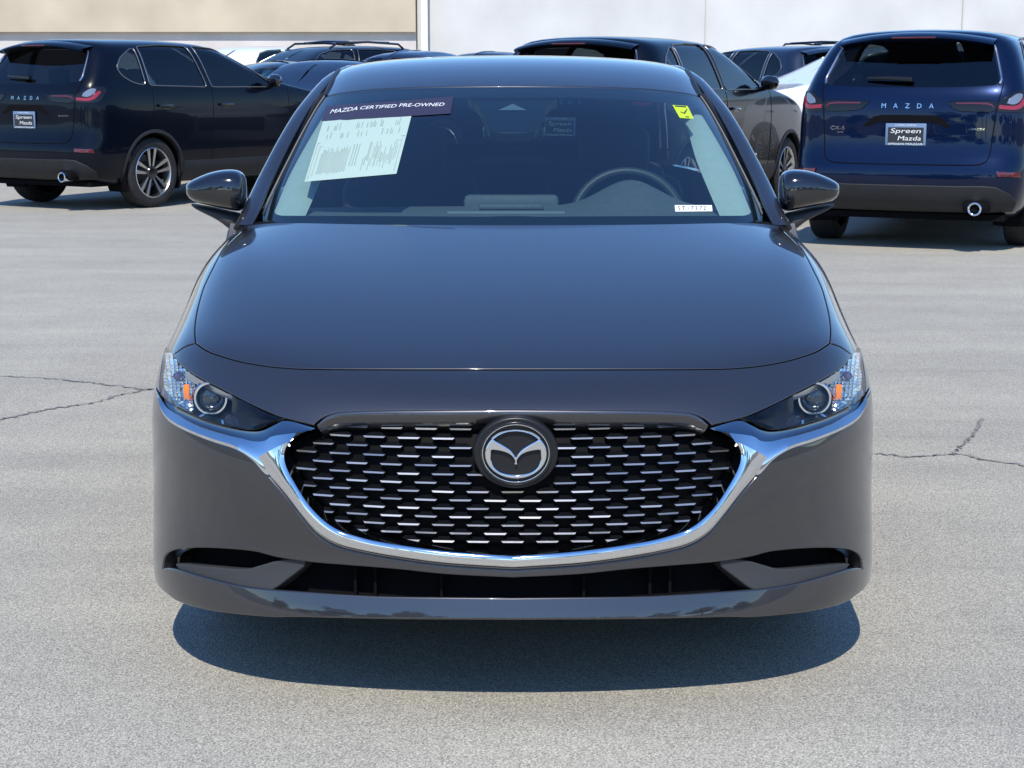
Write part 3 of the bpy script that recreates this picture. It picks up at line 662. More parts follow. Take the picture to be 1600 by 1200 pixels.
# roof
rp = Cx([(801, 134), (700, 135), (600, 138), (540, 144), (511, 149)]); vd = rp[-1][1]
rf = np.concatenate([rp, np.array([[4.6, vd*1.0], [5.2, vd*.99], [6, vd*.98], [7.6, vd*.98], [7.7, vd*.5], [7.72, 0]])]); rf[0, 1] = 0
P_(panel('roof', SCf, sym(rf), PAINT, r=.006, depth=.015, g=.05, gap=.001))
rw = np.array([[7.78, 0], [7.76, -3.9], [8.5, -4.1], [10.2, -4.3], [10.3, 0]])
P_(panel('rear_window', SCf, sym(rw), glass('rear_tint', (.13, .15, .16), 1.5), r=.002, depth=.003, g=.06))
# painted pillars that run into the roof rails
pil = [(378, 357, 1.50), (389, 337, 1.56), (400, 313, 1.66), (413, 284, 1.79), (428.5, 253, 1.92), (446, 219, 2.06), (468, 181, 2.24), (487, 155, 2.40), (512, 126, 2.62), (532, 113, 2.76), (552, 106, 2.92)]
path = [tuple(at(*p)) for p in pil]; path = [(a, b, c) for a, b, c in path]
path += [(-.625, 3.25, 1.385), (-.62, 3.45, 1.36), (-.63, 3.75, 1.285), (-.665, 4.05, 1.18), (-.70, 4.35, 1.02)]
pp = spl(path, .06)
def pillar(fl):
    q = [(-x if fl else x, y, z) for x, y, z in pp]; n = len(q)
    P_(MB().tube(q, [.027-.009*min(1, i/n*1.6) for i in range(n)], 16, sq=(1.0, .5)).build('roof_pillar', PAINT))
    s = [hitC(x, y, .004) for x, y in spl([(404, 326), (410, 312), (421, 293), (447, 242), (467, 207), (488, 171), (503, 151), (520, 131), (540, 113), (550, 107)][:7], 6)]
    s = [(-p[0] if fl else p[0], p[1], p[2]) for p in s]
    P_(MB().tube(s, .013, 8).build('windshield_seal', mat('seal_rubber', (.010, .010, .012), .45)))
    s2 = [hitC(x, y, -.002) for x, y in spl([(411, 335), (416, 322), (426, 300), (451, 250), (471, 211), (493, 172), (507, 151)], 6)]
    s2 = [(-p[0] if fl else p[0], p[1]-.004, p[2]+.002) for p in s2]
    P_(MB().tube(s2, .0028, 6).build('glass_edge_moulding', mat('moulding_grey', (.16, .155, .15), .4)))
    e = [SCf.ev([(u, vd*1.03)], -.004)[0][0] for u in np.linspace(rp[-1][0], 7.6, 40)]
    e = [(-p[0] if fl else p[0], p[1], p[2]) for p in e]
    P_(MB().tube(e, .012, 8).build('roof_moulding', MATS['seal_rubber']))
both(pillar)
# cowl under the glass edge
P_(loft('cowl', [np.array([(x, 1.33+.10*abs(x)**2, .955) for x in np.linspace(-.80, .80, 30)]), np.array([(x, 1.50+.12*abs(x)**2, .985-.03*abs(x)) for x in np.linspace(-.78, .78, 30)])], VOID))

# --- cabin
tt = np.linspace(-.74, .74, 60)
def bell(x): return np.exp(-((x-.385)/.135)**2)
dashr = [np.array([(x, 1.42, .945) for x in tt])]
for y, z, k in ((1.60, .972, .0), (1.78, .984, .30), (1.92, .983, .93), (1.99, .977, 1.0), (2.02, .945, .98), (2.05, .80, .3)):
    dashr.append(np.array([(x*(1-.02*(y-1.4)), y, z+.088*k*bell(x)-.012*abs(x)**2) for x in tt]))
P_(loft('dashboard', dashr, DASH, sharp=70))
sa = at(725, 333, 1.93); sb = at(873, 304, 1.93)
P_(MB().box(((sa[0]+sb[0])/2, 1.93, (sa[2]+sb[2])/2-.004), (sb[0]-sa[0], .05, .066), bev=.016).build('display_screen', DASH))
P_(MB().box(((sa[0]+sb[0])/2, 1.80, .992), (.20, .10, .016), bev=.007).build('display_plinth', DASH))
P_(MB().box((-.02, 1.66, .981), (.36, .012, .010), bev=.002).build('defroster_vent', mat('vent_trim', (.30, .32, .33), .5)))
sc_ = Vector((.385, 2.16, .905)); tilt = Matrix.Rotation(R(-22), 3, 'X'); ring = [sc_+tilt @ Vector((.185*math.cos(a), 0, .185*math.sin(a))) for a in np.linspace(0, 2*math.pi, 41)]
swm = MB().tube(ring, .016, 10, cap=False); swm.tube([sc_+tilt @ Vector((-.18, 0, 0)), sc_, sc_+tilt @ Vector((.18, 0, 0))], .02, 8); swm.tube([sc_, sc_+Vector((0, -.25, -.1))], .05, 10)
P_(swm.build('steering_wheel', mat('wheel_leather', (.05, .055, .06), .45)))
def seat(x, y, mat_, back=.62, wd=.50):
    mb = MB(); mb.box((x, y+.05, .42), (wd, .52, .18), bev=.06); mb.box((x, y+.36, .74), (wd, .14, back), rot=Matrix.Rotation(R(-16), 3, 'X'), bev=.06); mb.box((x, y+.46, 1.13), (.26, .09, .17), rot=Matrix.Rotation(R(-12), 3, 'X'), bev=.04)
    return P_(mb.build('seat', mat_))
seat(-.37, 2.25, INTDARK); seat(.37, 2.25, INTDARK)
P_(MB().box((0, 3.35, .42), (1.3, .5, .2), bev=.06).box((0, 3.68, .76), (1.3, .16, .58), rot=Matrix.Rotation(R(-20), 3, 'X'), bev=.06).build('rear_bench', INTDARK))
P_(MB().box((0, 2.7, .22), (1.62, 2.9, .04)).build('cabin_floor', INTDARK))
P_(panel('headliner', SCf, sym(np.array([[3.75, 0], [3.75, -4.0], [7.5, -4.2], [7.6, 0]])), mat('headliner_cloth', (.10, .105, .11), .9), off=-.05, rims=None, g=.1), None)
rm = at(803, 207, 2.02); P_(MB().box(rm, (.20, .025, .055), bev=.012).tube([rm+[0, .01, .02], rm+[0, .03, .055]], .008, 8).build('cabin_mirror', GRILLBLK))
def inner_trim(fl):
    l = resamp(spl([(418, 340), (427, 322), (450, 267), (475, 220), (497, 178), (507, 160)], 5), 30); r_ = resamp(spl([(448, 342), (456, 322), (475, 281), (500, 222), (512, 178), (518, 160)], 5), 30)
    a = np.array([hitC(x-3, y, inward=.018) for x, y in l]); m_ = np.array([hitC(x, y, inward=.030) for x, y in (l+r_)/2]); b = np.array([hitC(x, y, inward=.070) for x, y in r_]); c = b+[-.02, .12, -.02]
    P_(loft('inner_pillar_trim', [a, m_, b, c], TRIM, flip=fl))
both(inner_trim)
# --- things stuck to the glass
def sticker(name, quad, mats, off, parent=WS, label=None, n=6):
    g_ = np.linspace(0, 1, n); st = np.array([(a, b) for b in g_ for a in g_]); px = quad_map(quad, st)
    V = [SCf.ev(px_uv(SCf, [p]), off)[0][0] for p in px]
    return P_(mesh_obj(name, V, [(j*n+i, j*n+i+1, (j+1)*n+i+1, (j+1)*n+i) for j in range(n-1) for i in range(n-1)], mats, label=label), parent)
def sticker_text(name, s, quad, m, off, shear=0., space=1., parent=WS):
    st, F = text_mesh(s, shear, space); px = quad_map(quad, st); V = [SCf.ev(px_uv(SCf, [p]), off)[0][0] for p in px]
    return P_(mesh_obj(name, V, F, m, smooth=False), parent)
def bars(name, quad, rects, m, off, parent=WS):
    mb = MB()
    for s0, t0, s1, t1 in rects:
        px = quad_map(quad, np.array([(s0, t0), (s1, t0), (s1, t1), (s0, t1)])); mb.add([tuple(SCf.ev(px_uv(SCf, [p]), off)[0][0]) for p in px], [(0, 1, 2, 3)])
    return P_(mb.build(name, m, smooth=False), parent)
sticker('window_banner', [(502.5, 190.5), (704, 178.5), (709, 152), (510, 166.5)], BANNER, .0026, label='dark strip with white lettering along the top of the windshield')
for wd, q in (('MAZDA', [(516, 179), (558.5, 173.6), (560, 168), (518, 172.7)]), ('CERTIFIED', [(563, 172.6), (619.5, 169.3), (620.5, 164.2), (564, 167.6)]), ('PRE-OWNED', [(623.5, 168.6), (694, 167.1), (695, 162), (624, 163.4)])):
    sticker_text('banner_lettering', wd, q, WHITEINK, .0036, shear=.25)
PQ = [(476, 284.5), (619.5, 272), (644, 177.8), (505, 190.2)]
sticker('window_paper', PQ, PAPER, .0014, label='large white price sheet stuck inside the windshield')
rng = np.random.RandomState(11); rc = []
for s0 in np.linspace(.10, .40, 20): a = rng.uniform(.10, .13); rc.append((s0, a, s0+.006, rng.uniform(.45, .55)))
for s0 in np.linspace(.44, .50, 3): rc.append((s0, .2, s0+.008, .56))
for s0 in np.linspace(.58, .93, 20): a = rng.uniform(.10, .30); rc.append((s0, a, s0+rng.choice([.005, .007, .010]), min(.58, a+rng.uniform(.15, .4))))
for s0 in np.linspace(.08, .9, 44):
    if rng.rand() < .75: u0 = rng.choice([.69, .83]); rc.append((s0, u0, s0+rng.uniform(.006, .010), u0+rng.uniform(.06, .12)))
rc += [(.02, .625, .985, .640), (.02, .03, .026, .62), (.96, .05, .966, .60), (.055, .08, .06, .57), (.055, .567, .95, .571)]
bars('paper_print', PQ, rc, INK, .0022)
YQ = [(1062, 184.7), (1084, 186), (1074, 166), (1050.5, 164.5)]
sticker('yellow_sticker', YQ, YELLOW, .0012, label='small fluorescent yellow service sticker with a tick')
bars('sticker_print', YQ, [(.12, .86, .85, .95), (.45, .08, .70, .14)], BLACKINK, .0022)
ck = MB(); 
for a, b in (((.30, .48), (.48, .36)), ((.48, .36), (.86, .74))):
    d = np.array(b)-np.array(a); nn_ = np.array([-d[1], d[0]]); nn_ = nn_/np.linalg.norm(nn_)*.05; st = np.array([a-nn_, b-nn_*.4, b+nn_*.4, a+nn_]); ck.add([tuple(SCf.ev(px_uv(SCf, [p]), .0019)[0][0]) for p in quad_map(YQ, st)], [(0, 1, 2, 3)])
P_(ck.build('sticker_tick', BLACKINK, smooth=False), WS)
SQ = [(1055, 331), (1113, 330.5), (1112, 321), (1054, 321)]
sticker('stock_tag', SQ, mat('tag_white', (.70, .73, .73), .7), .0012, label='small white paper strip with the stock number')
sticker_text('stock_number', 'ST17372', [(1059, 329.3), (1103, 329), (1103, 322.8), (1059, 322.8)], BLACKINK, .0018, space=1.25)

# --- door mirrors
def blob(name, st, yc, hd, m, fl, front=1.0, parent=None):
    n = 20; V = []; F = []
    for k, (px, t, b) in enumerate(st):
        f = k/(len(st)-1); y = yc+.05*(1-f)**2; a = at(px, t, y); c = at(px, b, y); zc = (a[2]+c[2])/2; hz = abs(a[2]-c[2])/2; x = a[0]; h_ = hd*math.sqrt(max(.05, 1-(2*f-.9)**2*.55)) if 0 < k < len(st)-1 else hd*.25
        for i in range(n):
            th = 2*math.pi*i/n; cs, sn = math.cos(th), math.sin(th); e = .75
            yy = math.copysign(abs(cs)**e, cs)*h_*(front if cs < 0 else .7); zz = math.copysign(abs(sn)**e, sn)*hz
            V.append(((-x if fl else x), y+yy, zc+zz))
    for k in range(len(st)-1):
        for i in range(n): F.append((k*n+i, k*n+(i+1) % n, (k+1)*n+(i+1) % n, (k+1)*n+i))
    F.append(tuple(range(n))); F.append(tuple((len(st)-1)*n+i for i in range(n))[::-1])
    o = MB().add(V, F).build(name, m, sharp=55); sub = o.modifiers.new('sub', 'SUBSURF'); sub.levels = sub.render_levels = 1
    return P_(o, parent)
def mirror(fl):
    m = blob('side_mirror', [(293.5, 287, 297), (296, 284, 306), (303, 279.5, 314), (316, 273.5, 318.5), (332, 267.5, 322), (348, 264.8, 326), (364, 264, 329.5), (375, 266.5, 330.5), (381.5, 272.5, 326), (385, 283, 315)], 1.66, .085, BLACKPAINT, fl)
    blob('mirror_base', [(299, 317.5, 319.5), (306, 319, 324.5), (318, 321, 331), (333, 323, 338.5), (346, 326, 346), (355, 328, 354), (363, 330, 361), (372, 331, 362), (380, 335, 360)], 1.68, .055, DARKPL, fl, parent=m)
    p = at(340, 298, 1.745); P_(MB().box((-p[0] if fl else p[0], 1.735, p[2]), (.115, .006, .065), bev=.002).build('mirror_glass', mat('mirror_silver', (.8, .8, .8), .02, 1)), m)
both(mirror)

# --- sides, rear end and wheels
zr = [.17, .26, .42, .58, .72, .86, .955]; xr = [.845, .880, .898, .900, .895, .880, .855]
ycol = [.62, 1.0, 1.5, 2.1, 2.7, 3.3, 3.8, 4.25, 4.55]
netB = [[(x*(1 if j < 7 else (.985, .94)[j-7]), y, z+(.03*min(1, max(0, (y-1.5)/2)) if z > .8 else 0)) for j, y in enumerate(ycol)]+[(.60*x/.9, 4.66, z+(.03 if z > .8 else 0)), (.25*x/.9, 4.70, z+(.03 if z > .8 else 0)), (0, 4.70, z+(.03 if z > .8 else 0))] for z, x in zip(zr, xr)]
SB = Surf(netB, sym_v1=True, su=.13, sv=.45)
SB.N[:, 0] = 2*SB.N[:, 1]-SB.N[:, 2]
def SBuv(pts):
    out = []
    for y, z in pts:
        h = SB.hit((3, y, z), (-1, 0, 0))
        if h is not None: out.append(np.abs(h))
    return np.array(out)
def arc(cy, cz, r, a0, a1, n=28): return [(cy+r*math.cos(R(a)), cz+r*math.sin(R(a))) for a in np.linspace(a0, a1, n)]
WY = (.955, 3.68)
def side_panel(fl):
    top_ = [(y, .955+.03*min(1, max(0, (y-1.5)/2))-.004) for y in np.linspace(4.45, 1.62, 30)]
    front_ = [(1.55, .74), (1.30, .70), (1.06, .655)]
    a1_ = [p for p in arc(WY[0], .315, .36, 72, -25)]; sill = [(1.36, .18), (2.3, .175), (3.28, .18)]; a2_ = arc(WY[1], .315, .36, 205, -25); rear_ = [(4.1, .20), (4.45, .24)]
    L = SBuv(top_+front_+a1_+sill+a2_+rear_)
    rearuv = np.array([[.6, 8], [.6, 11], [6, 11], [6, 8]])
    o = P_(panel('body_side', SB, np.concatenate([L, rearuv[:1], rearuv[1:2], rearuv[2:3], rearuv[3:]]), PAINT, r=.003, depth=.02, g=.06, flip=fl))
    sg = -1 if fl else 1
    # window band between belt and roof rail
    belt = resamp(np.array([(.835, y, z) for y, z in [(1.66, .965), (2.2, .975), (2.9, .985), (3.6, .99), (4.05, 1.0)]]), 30)
    rail = resamp(np.array([(abs(x)+.012, y, z-.02) for x, y, z in spl(path[1:14], .06)]), 30)
    P_(loft('side_glass', [belt, (belt+rail)/2+[.02, 0, 0], rail], GLASS_S, flip=fl))
    P_(MB().tube([(x*sg*1.012, y, z) for x, y, z in belt], .010, 8).build('belt_moulding', GRILLBLK))
    for wy in WY:
        P_(loft('wheel_well', [[(sg*x_, wy+r_*math.cos(R(a)), .315+r_*math.sin(R(a))) for a in np.linspace(-28, 208, 30)] for x_, r_ in ((.885, .345), (.887, .365), (.64, .355), (.64, .02))], VOID))
    for y0_ in (1.62, 2.62, 3.42):
        pts = [np.array(SB.ev(SBuv([(y0_+(.02*(z-.3)), z)]), .0005)[0][0])*[sg, 1, 1] for z in np.linspace(.22, .93, 14)]
        P_(MB().tube(pts, .0022, 5).build('door_gap', VOID))
    for y0_ in (2.45, 3.28):
        P_(MB().box((sg*.905, y0_, .80), (.03, .19, .026), bev=.011).build('door_handle', PAINT))
def wheel_parts(mk, sg, x, y, z, r, wd, spokes=5, dark=False):
    """tyre, rim barrel and spokes; axis along x, outer face at x"""
    s = sg
    t = MB().lathe([(-s*wd*.98, r*.70), (-s*wd, r*.78), (-s*wd*.98, r*.93), (-s*wd*.90, r*.985), (-s*wd*.7, r), (-s*wd*.3, r), (-s*wd*.10, r*.985), (-s*wd*.02, r*.93), (0, r*.80), (-s*wd*.05, r*.715)], 48, 'x', (x, y, z))
    for kk in (.3, .5, .7): t.lathe([(-s*wd*(kk-.02), r*1.001), (-s*wd*kk, r*.985), (-s*wd*(kk+.02), r*1.001)], 48, 'x', (x, y, z))
    wh = mk(t, 'wheel', RUBBER)
    rim = MB().lathe([(-s*wd*.05, r*.72), (-s*wd*.03, r*.70), (-s*wd*.08, r*.675), (-s*wd*.75, r*.66), (-s*wd*.9, r*.70)], 48, 'x', (x, y, z))
    mk(rim, 'rim', SATIN, wh)
    mk(MB().lathe([(-s*wd*.62, 0), (-s*wd*.62, r*.50), (-s*wd*.72, r*.5)], 32, 'x', (x, y, z)), 'brake_disc', mat('brake_iron', (.12, .12, .12), .5, .8), wh)
    mk(MB().lathe([(-s*wd*.74, 0), (-s*wd*.74, r*.69)], 32, 'x', (x, y, z)), 'wheel_back', VOID, wh)
    for k in range(spokes):
        mb = MB()
        for dd in (-.20, .20):
            a0 = 2*math.pi*k/spokes+.35
            def P2(rr, a, dx): return (x-s*wd*dx, y+r*rr*math.cos(a), z+r*rr*math.sin(a))
            w0, w1 = .10, .085
            A_ = [P2(.16, a0+dd*1.8-w0*1.4, .16), P2(.16, a0+dd*1.8+w0*1.4, .16), P2(.69, a0+dd*1.0+w1, .07), P2(.69, a0+dd*1.0-w1, .07)]
            B_ = [(p[0]-s*.03, p[1], p[2]) for p in A_]
            mb.add(A_, [(0, 1, 2, 3)], 0); mb.add(A_+B_, [(0, 4, 5, 1), (1, 5, 6, 2), (2, 6, 7, 3), (3, 7, 4, 0)], 1)
        mk(mb, 'spoke', [SATIN, mat('spoke_side_grey', (.02, .02, .022), .3, .2, .4)], wh)  # spoke sides dark by finish, front faces silver
    mk(MB().lathe([(-s*wd*.16, r*.20), (-s*wd*.08, r*.17), (-s*wd*.06, r*.09), (-s*wd*.06, 0)], 24, 'x', (x, y, z)), 'hub_cap', HOUSE, wh)
    return wh
def mkcar(mb, name, m, parent=None): return P_(mb.build(name, m, smooth=name != 'spoke'), parent)
for sg in (-1, 1):
    side_panel(sg < 0)
    for wy in WY: wheel_parts(mkcar, sg, sg*(.835 if wy < 2 else .88), wy, .320, .320, .205)
P_(MB().box((0, 2.3, .26), (1.50, 3.3, .06)).build('underbody', VOID))
P_(loft('trunk_lid', [np.array([(x, 4.18+.02*abs(x), 1.10-.05*abs(x)**2) for x in np.linspace(-.70, .70, 24)]), np.array([(x, 4.42, 1.06-.05*abs(x)**2) for x in np.linspace(-.74, .74, 24)]), np.array([(x, 4.62-.10*abs(x)**3, 1.04-.06*abs(x)**2) for x in np.linspace(-.76, .76, 24)]), np.array([(x, 4.66-.12*abs(x)**3, .96-.02*abs(x)**2) for x in np.linspace(-.80, .80, 24)])], PAINT))
for sg in (-1, 1): P_(MB().box((sg*.62, 4.64, .84), (.34, .08, .10), rot=Matrix.Rotation(R(sg*18), 3, 'Z'), bev=.03).build('tail_lamp', RED))

# ================================================================== parked sport-utility cars and sedans: one builder, local axes (rear at y = 0, front at +y)
# rows: (z side, z at rear centre, z at front centre, half width, rear y, front y)
SUV_ROWS = [(.24, .30, .26, .80, .26, 4.50), (.29, .33, .30, .865, .12, 4.60), (.42, .42, .42, .905, .035, 4.66), (.55, .55, .55, .922, -.005, 4.69), (.655, .655, .655, .925, .005, 4.69),
            (.78, .78, .79, .928, .062, 4.68), (.94, .93, .93, .930, .070, 4.64), (1.09, 1.06, 1.05, .924, .072, 4.50), (1.20, 1.16, 1.11, .904, .085, 4.15), (1.285, 1.26, 1.19, .872, .120, 3.32),
            (1.44, 1.38, 1.37, .820, .225, 2.86), (1.60, 1.55, 1.56, .752, .345, 2.50), (1.680, 1.645, 1.65, .670, .395, 2.28), (1.720, 1.69, 1.685, .46, .40, 2.15), (1.738, 1.705, 1.695, 0.0, .40, 2.08)]
SED_ROWS = [(.20, .24, .22, .80, .26, 4.50), (.25, .28, .26, .86, .12, 4.58), (.36, .38, .36, .895, .04, 4.63), (.48, .50, .46, .905, .0, 4.66), (.58, .62, .55, .908, .0, 4.65),
            (.68, .74, .62, .905, .03, 4.62), (.78, .86, .68, .900, .04, 4.55), (.88, .98, .75, .885, .05, 4.35), (.94, 1.04, .82, .860, .16, 4.0), (.975, 1.07, .96, .825, .55, 3.30),
            (1.12, 1.15, 1.10, .745, .95, 2.95), (1.28, 1.28, 1.28, .660, 1.28, 2.60), (1.37, 1.36, 1.36, .590, 1.50, 2.38), (1.42, 1.40, 1.39, .40, 1.60, 2.28), (1.445, 1.41, 1.40, 0.0, 1.62, 2.22)]
def body_net(rows, roofk=1.0):
    net = []
    for i, (zs, zr_, zf, hw, yr, yf) in enumerate(rows):
        L = []
        cr = [(0, 0, 1.), (.34, .004, .95), (.66, .022, .8), (.87, .075, .55), (.975, .20, .25), (1.0, .42, .08)]          # rear: share of width, set-back, share of rear height
        cf = [(1.0, .62, .10), (.975, .36, .30), (.88, .17, .55), (.66, .055, .8), (.34, .012, .95), (0, 0, 1.)]
        if i >= 9: cr = [(a, b*.8, c) for a, b, c in cr]; cf = [(a, b*.6, c) for a, b, c in cf]
        for a, b, k in cr: L.append((hw*a, yr+b, zs+(zr_-zs)*k))
        y0, y1 = yr+.42, yf-.62*(1 if i < 9 else .6)
        for t in (.25, .5, .75): L.append((hw*(1+.004*math.sin(t*3.14)), y0+(y1-y0)*t, zs+(.006*math.sin(t*3.14) if i > 10 else 0)))
        for a, b, k in cf: L.append((hw*a, yf-b, zs+(zf-zs)*k))
        net.append(L)
    return net
def rect_uv(S): return None
class CarKit:
    def __init__(s, rows, kind):
        s.S = Surf(body_net(rows), sym_v1=True, sym_u1=True, su=.13, sv=.25); s.kind = kind
    def side(s, pts, x=3.0):
        """(y, z) side-view outline onto the right flank"""
        o = []
        for y, z in pts:
            h = s.S.hit((x, y, z), (-1, 0, 0))
            if h is not None: o.append(np.abs(h))
        return np.array(o)
    def rear(s, pts):
        """(x, z) outline onto the tail"""
        o = []
        for x, z in pts:
            h = s.S.hit((x, -3, z), (0, 1, 0))
            if h is not None: o.append(h)
        return np.array(o)
    def top(s, pts):
        o = []
        for x, y in pts:
            h = s.S.hit((x, y, 4), (0, 0, -1))
            if h is not None: o.append(h)
        return np.array(o)
def make_car(K, paint, wy, wr, win, opts):
    """returns (list of (name, mesh-object, parent index)); built at the origin"""
    S = K.S; parts = []
    def put(o, parent=None): parts.append((o, parent)); o.parent = parent; return o
    nu, nv = S.nu-1, S.nv-1
    # body half outline in (row, column) space with wheel arches and windows cut out
    arches = [K.side(arc(y, wr, wr+.055, 0, 360, 40)[:-1]) for y in wy]
    full = np.array([[0.15, 0.0], *[[0.15, v] for v in np.arange(.25, nv, .25)], [.15, nv], *[[u, nv] for u in np.arange(.5, nu, .5)], [nu, nv], *[[nu, v] for v in np.arange(nv-.25, 0, -.25)], [nu, 0.], *[[u, 0.] for u in np.arange(nu-.5, .2, -.5)]])
    def poly(w_):
        w_ = np.array(w_); L = []
        for i in range(len(w_)):                              # straight runs with small rounded corners
            p, q, n_ = w_[i], w_[i-1], w_[(i+1) % len(w_)]; a_ = q-p; b_ = n_-p; ra = min(.035, .4*np.linalg.norm(a_)); rb = min(.035, .4*np.linalg.norm(b_))
            a_ = p+a_/np.linalg.norm(a_)*ra; b_ = p+b_/np.linalg.norm(b_)*rb; L += [a_, .25*a_+.5*p+.25*b_, b_]
        L = np.array(L+[L[0]]); n_ = int(np.sum(np.linalg.norm(np.diff(L, axis=0), axis=1))/.035); d = np.r_[0, np.cumsum(np.linalg.norm(np.diff(L, axis=0), axis=1))]
        t = np.unique(np.r_[np.linspace(0, d[-1], n_)[:-1], d[:-1]]); return np.stack([np.interp(t, d, L[:, k]) for k in (0, 1)], 1)
    side_holes = [K.side(poly(w_)) for w_ in win['side']]
    # the arch cuts reach below the sill: notch them into the outline instead of holes
    rear_half = K.rear(spl(win['rear'], .05)); front_half = win.get('front')
    def notch_edge(edge_v, half):
        return half
    out = [[.15, 0.]]; 
    bottom = np.arange(.1, nv, .1); u0 = .15
    va = [(a[:, 1][a[:, 0] < 99].min(), a) for a in arches]
    spans = []
    for a in arches:
        # keep the arc above the sill line
        k = a[a[:, 0] > u0+.02]; k = k[np.argsort(k[:, 1])]; 
        # order along the arch by angle round its centre
        c = a.mean(0); ang = np.arctan2(k[:, 0]-c[0], (k[:, 1]-c[1])*2); k = k[np.argsort(-ang)]
        if k[0, 1] > k[-1, 1]: k = k[::-1]
        spans.append((k[0, 1], k[-1, 1], k))
    v = 0.1
    while v < nv:
        sp_ = [q for q in spans if q[0]-.02 < v < q[1]+.02]
        if sp_:
            q = sp_[0]; out.append([u0, q[0]]); out += q[2].tolist(); out.append([u0, q[1]]); v = q[1]+.1
        else: out.append([u0, v]); v += .1
    out.append([u0, nv]); 
    fh = K.S and win.get('frontuv'); out += [[u, nv] for u in np.arange(.5, fh[0], .5)]; out += fh[1]; out += [[u, nv] for u in np.arange(fh[2], nu, .5)]; out.append([nu, nv])
    out += [[nu, x] for x in np.arange(nv-.25, 0, -.25)]; out.append([nu, 0.])
    rh = rear_half; out += [[u, 0.] for u in np.arange(nu-.4, rh[0][0]+.05, -.4)]; rr = np.abs(rh); rr[0, 1] = rr[-1, 1] = 0.; out += rr.tolist()
    out += [[u, 0.] for u in np.arange(rh[-1][0]-.2, .3, -.4)]
    body = put(panel('body', S, np.array(out), paint, holes=side_holes, rims='holes', r=.004, depth=.012, g=opts.get('g', .06), join=True))
    # windows
    for i, w_ in enumerate(side_holes):
        gm = GLASS_P if win['tint'][i] else GLASS_S
        for fl in (False, True): put(panel('side_window', S, w_, gm, off=-.006, rims=None, g=.08, flip=fl))
        if opts.get('clad'):
            e_ = S.ev(w_, .002)[0]; e_ = np.concatenate([e_, e_[:1]])
            for sg in (1, -1): put(MB().tube([tuple(p*[sg, 1, 1]) for p in e_], .006, 6, cap=False).build('window_trim', mat('window_trim_grey', (.22, .22, .22), .3, .8)))
    put(panel('rear_window', S, sym(np.array([[a, -b] for a, b in rr])), GLASS_P if K.kind == 'suv' else GLASS_S, off=-.004, rims=None, g=.06))
    f2 = np.array(fh[1]); f2[0, 1] = f2[-1, 1] = nv
    gV, gF, gN = panel('x', S, f2, GLASS, off=-.004, rims=None, g=.06, join=True, mbuild=False)
    put(mesh_obj('windshield', gV, gF, GLASS, None, True, gN))
    # lower cladding strip that follows sill and arches
    if opts.get('clad'):
        cl = mat('grey_cladding_plastic', (0, 0, 0))
        for y in wy:
            for fl in (False, True):
                pts = [S.ev(K.side([p]), .004)[0][0] for p in arc(y, wr, wr+.085, -22, 202, 30) if len(K.side([p]))]
                pin = [S.ev(K.side([p]), .010)[0][0] for p in arc(y, wr, wr+.050, -22, 202, 30) if len(K.side([p]))]
                n_ = min(len(pts), len(pin)); pts = resamp(pts, 30); pin = resamp(pin, 30); inn_ = pin-[.05, 0, 0]
                put(loft('arch_cladding', [pts, (pts+pin)/2+[.006, 0, 0], pin, inn_], cl, flip=fl))
        y0, y1 = wy[0]+wr+.075, wy[1]-wr-.075
        for fl in (False, True):
            r1 = [S.ev(K.side([(y, z)]), o_)[0][0] for y, z, o_ in [(t, .47+.0*t, .002) for t in np.linspace(y0, y1, 24)]]
            r2 = [S.ev(K.side([(t, .44)]), .012)[0][0] for t in np.linspace(y0, y1, 24)]; r3 = [S.ev(K.side([(t, .33)]), .014)[0][0] for t in np.linspace(y0, y1, 24)]; r4 = [S.ev(K.side([(t, .27)]), .002)[0][0] for t in np.linspace(y0, y1, 24)]
            put(loft('sill_cladding', [r1, r2, r3, r4], cl, flip=fl))
    # wheels, wells, underside
    for y in wy:
        for sg in (-1, 1):
            put(loft('wheel_well', [[(sg*x_, y+r_*math.cos(R(a)), wr+r_*math.sin(R(a))) for a in np.linspace(-26, 206, 30)] for x_, r_ in ((.893, wr+.035), (.895, wr+.058), (.62, wr+.05), (.62, .02))], VOID))
            wheel_parts(lambda mb, n, m, p=None: put(mb.build(n, m, smooth=n != 'spoke'), p), sg, sg*.905, y, wr, wr, .225)
    ln = 4.3; put(MB().box((0, 2.35, .27), (1.5, ln, .05)).build('underbody', VOID))
    put(MB().box((0, 2.2, .45), (1.55, 3.0, .05)).build('cabin_floor', INTDARK))
    zs = opts.get('seat', .62)
    for y, xs_ in ((1.05, (-.42, .42)), (2.15, (-.38, .38))):
        for x in xs_:
            mb = MB(); mb.box((x, y, zs+.25), (.52, .16, .62), rot=Matrix.Rotation(R(14), 3, 'X'), bev=.05); mb.box((x, y-.10, zs+.64), (.27, .09, .18), bev=.04); mb.box((x, y+.3, zs-.08), (.52, .5, .16), bev=.05)
            put(mb.build('seat', INTDARK))
    for y in opts['doors']:
        for sg in (-1, 1):
            q = K.side([(y+(z-.5)*.06, z) for z in np.linspace(.34, opts['belt'], 16)]); pts = S.ev(q, .0005)[0]*[sg, 1, 1]
            put(MB().tube([tuple(p) for p in pts], .0030, 5).build('door_gap', VOID))
    for y in opts['handles']:
        for sg in (-1, 1):
            p = S.ev(K.side([(y, opts['hz'])]), .018)[0][0]
            put(MB().box((sg*p[0], p[1], p[2]), (.03, .20, .030), bev=.012).tube([(sg*(p[0]-.018), p[1]-.04, p[2]-.012), (sg*(p[0]-.018), p[1]+.06, p[2]-.012)], .03, 8, sq=(.15, 1)).build('door_handle', BLACKPAINT if K.kind == 'suv' else paint))
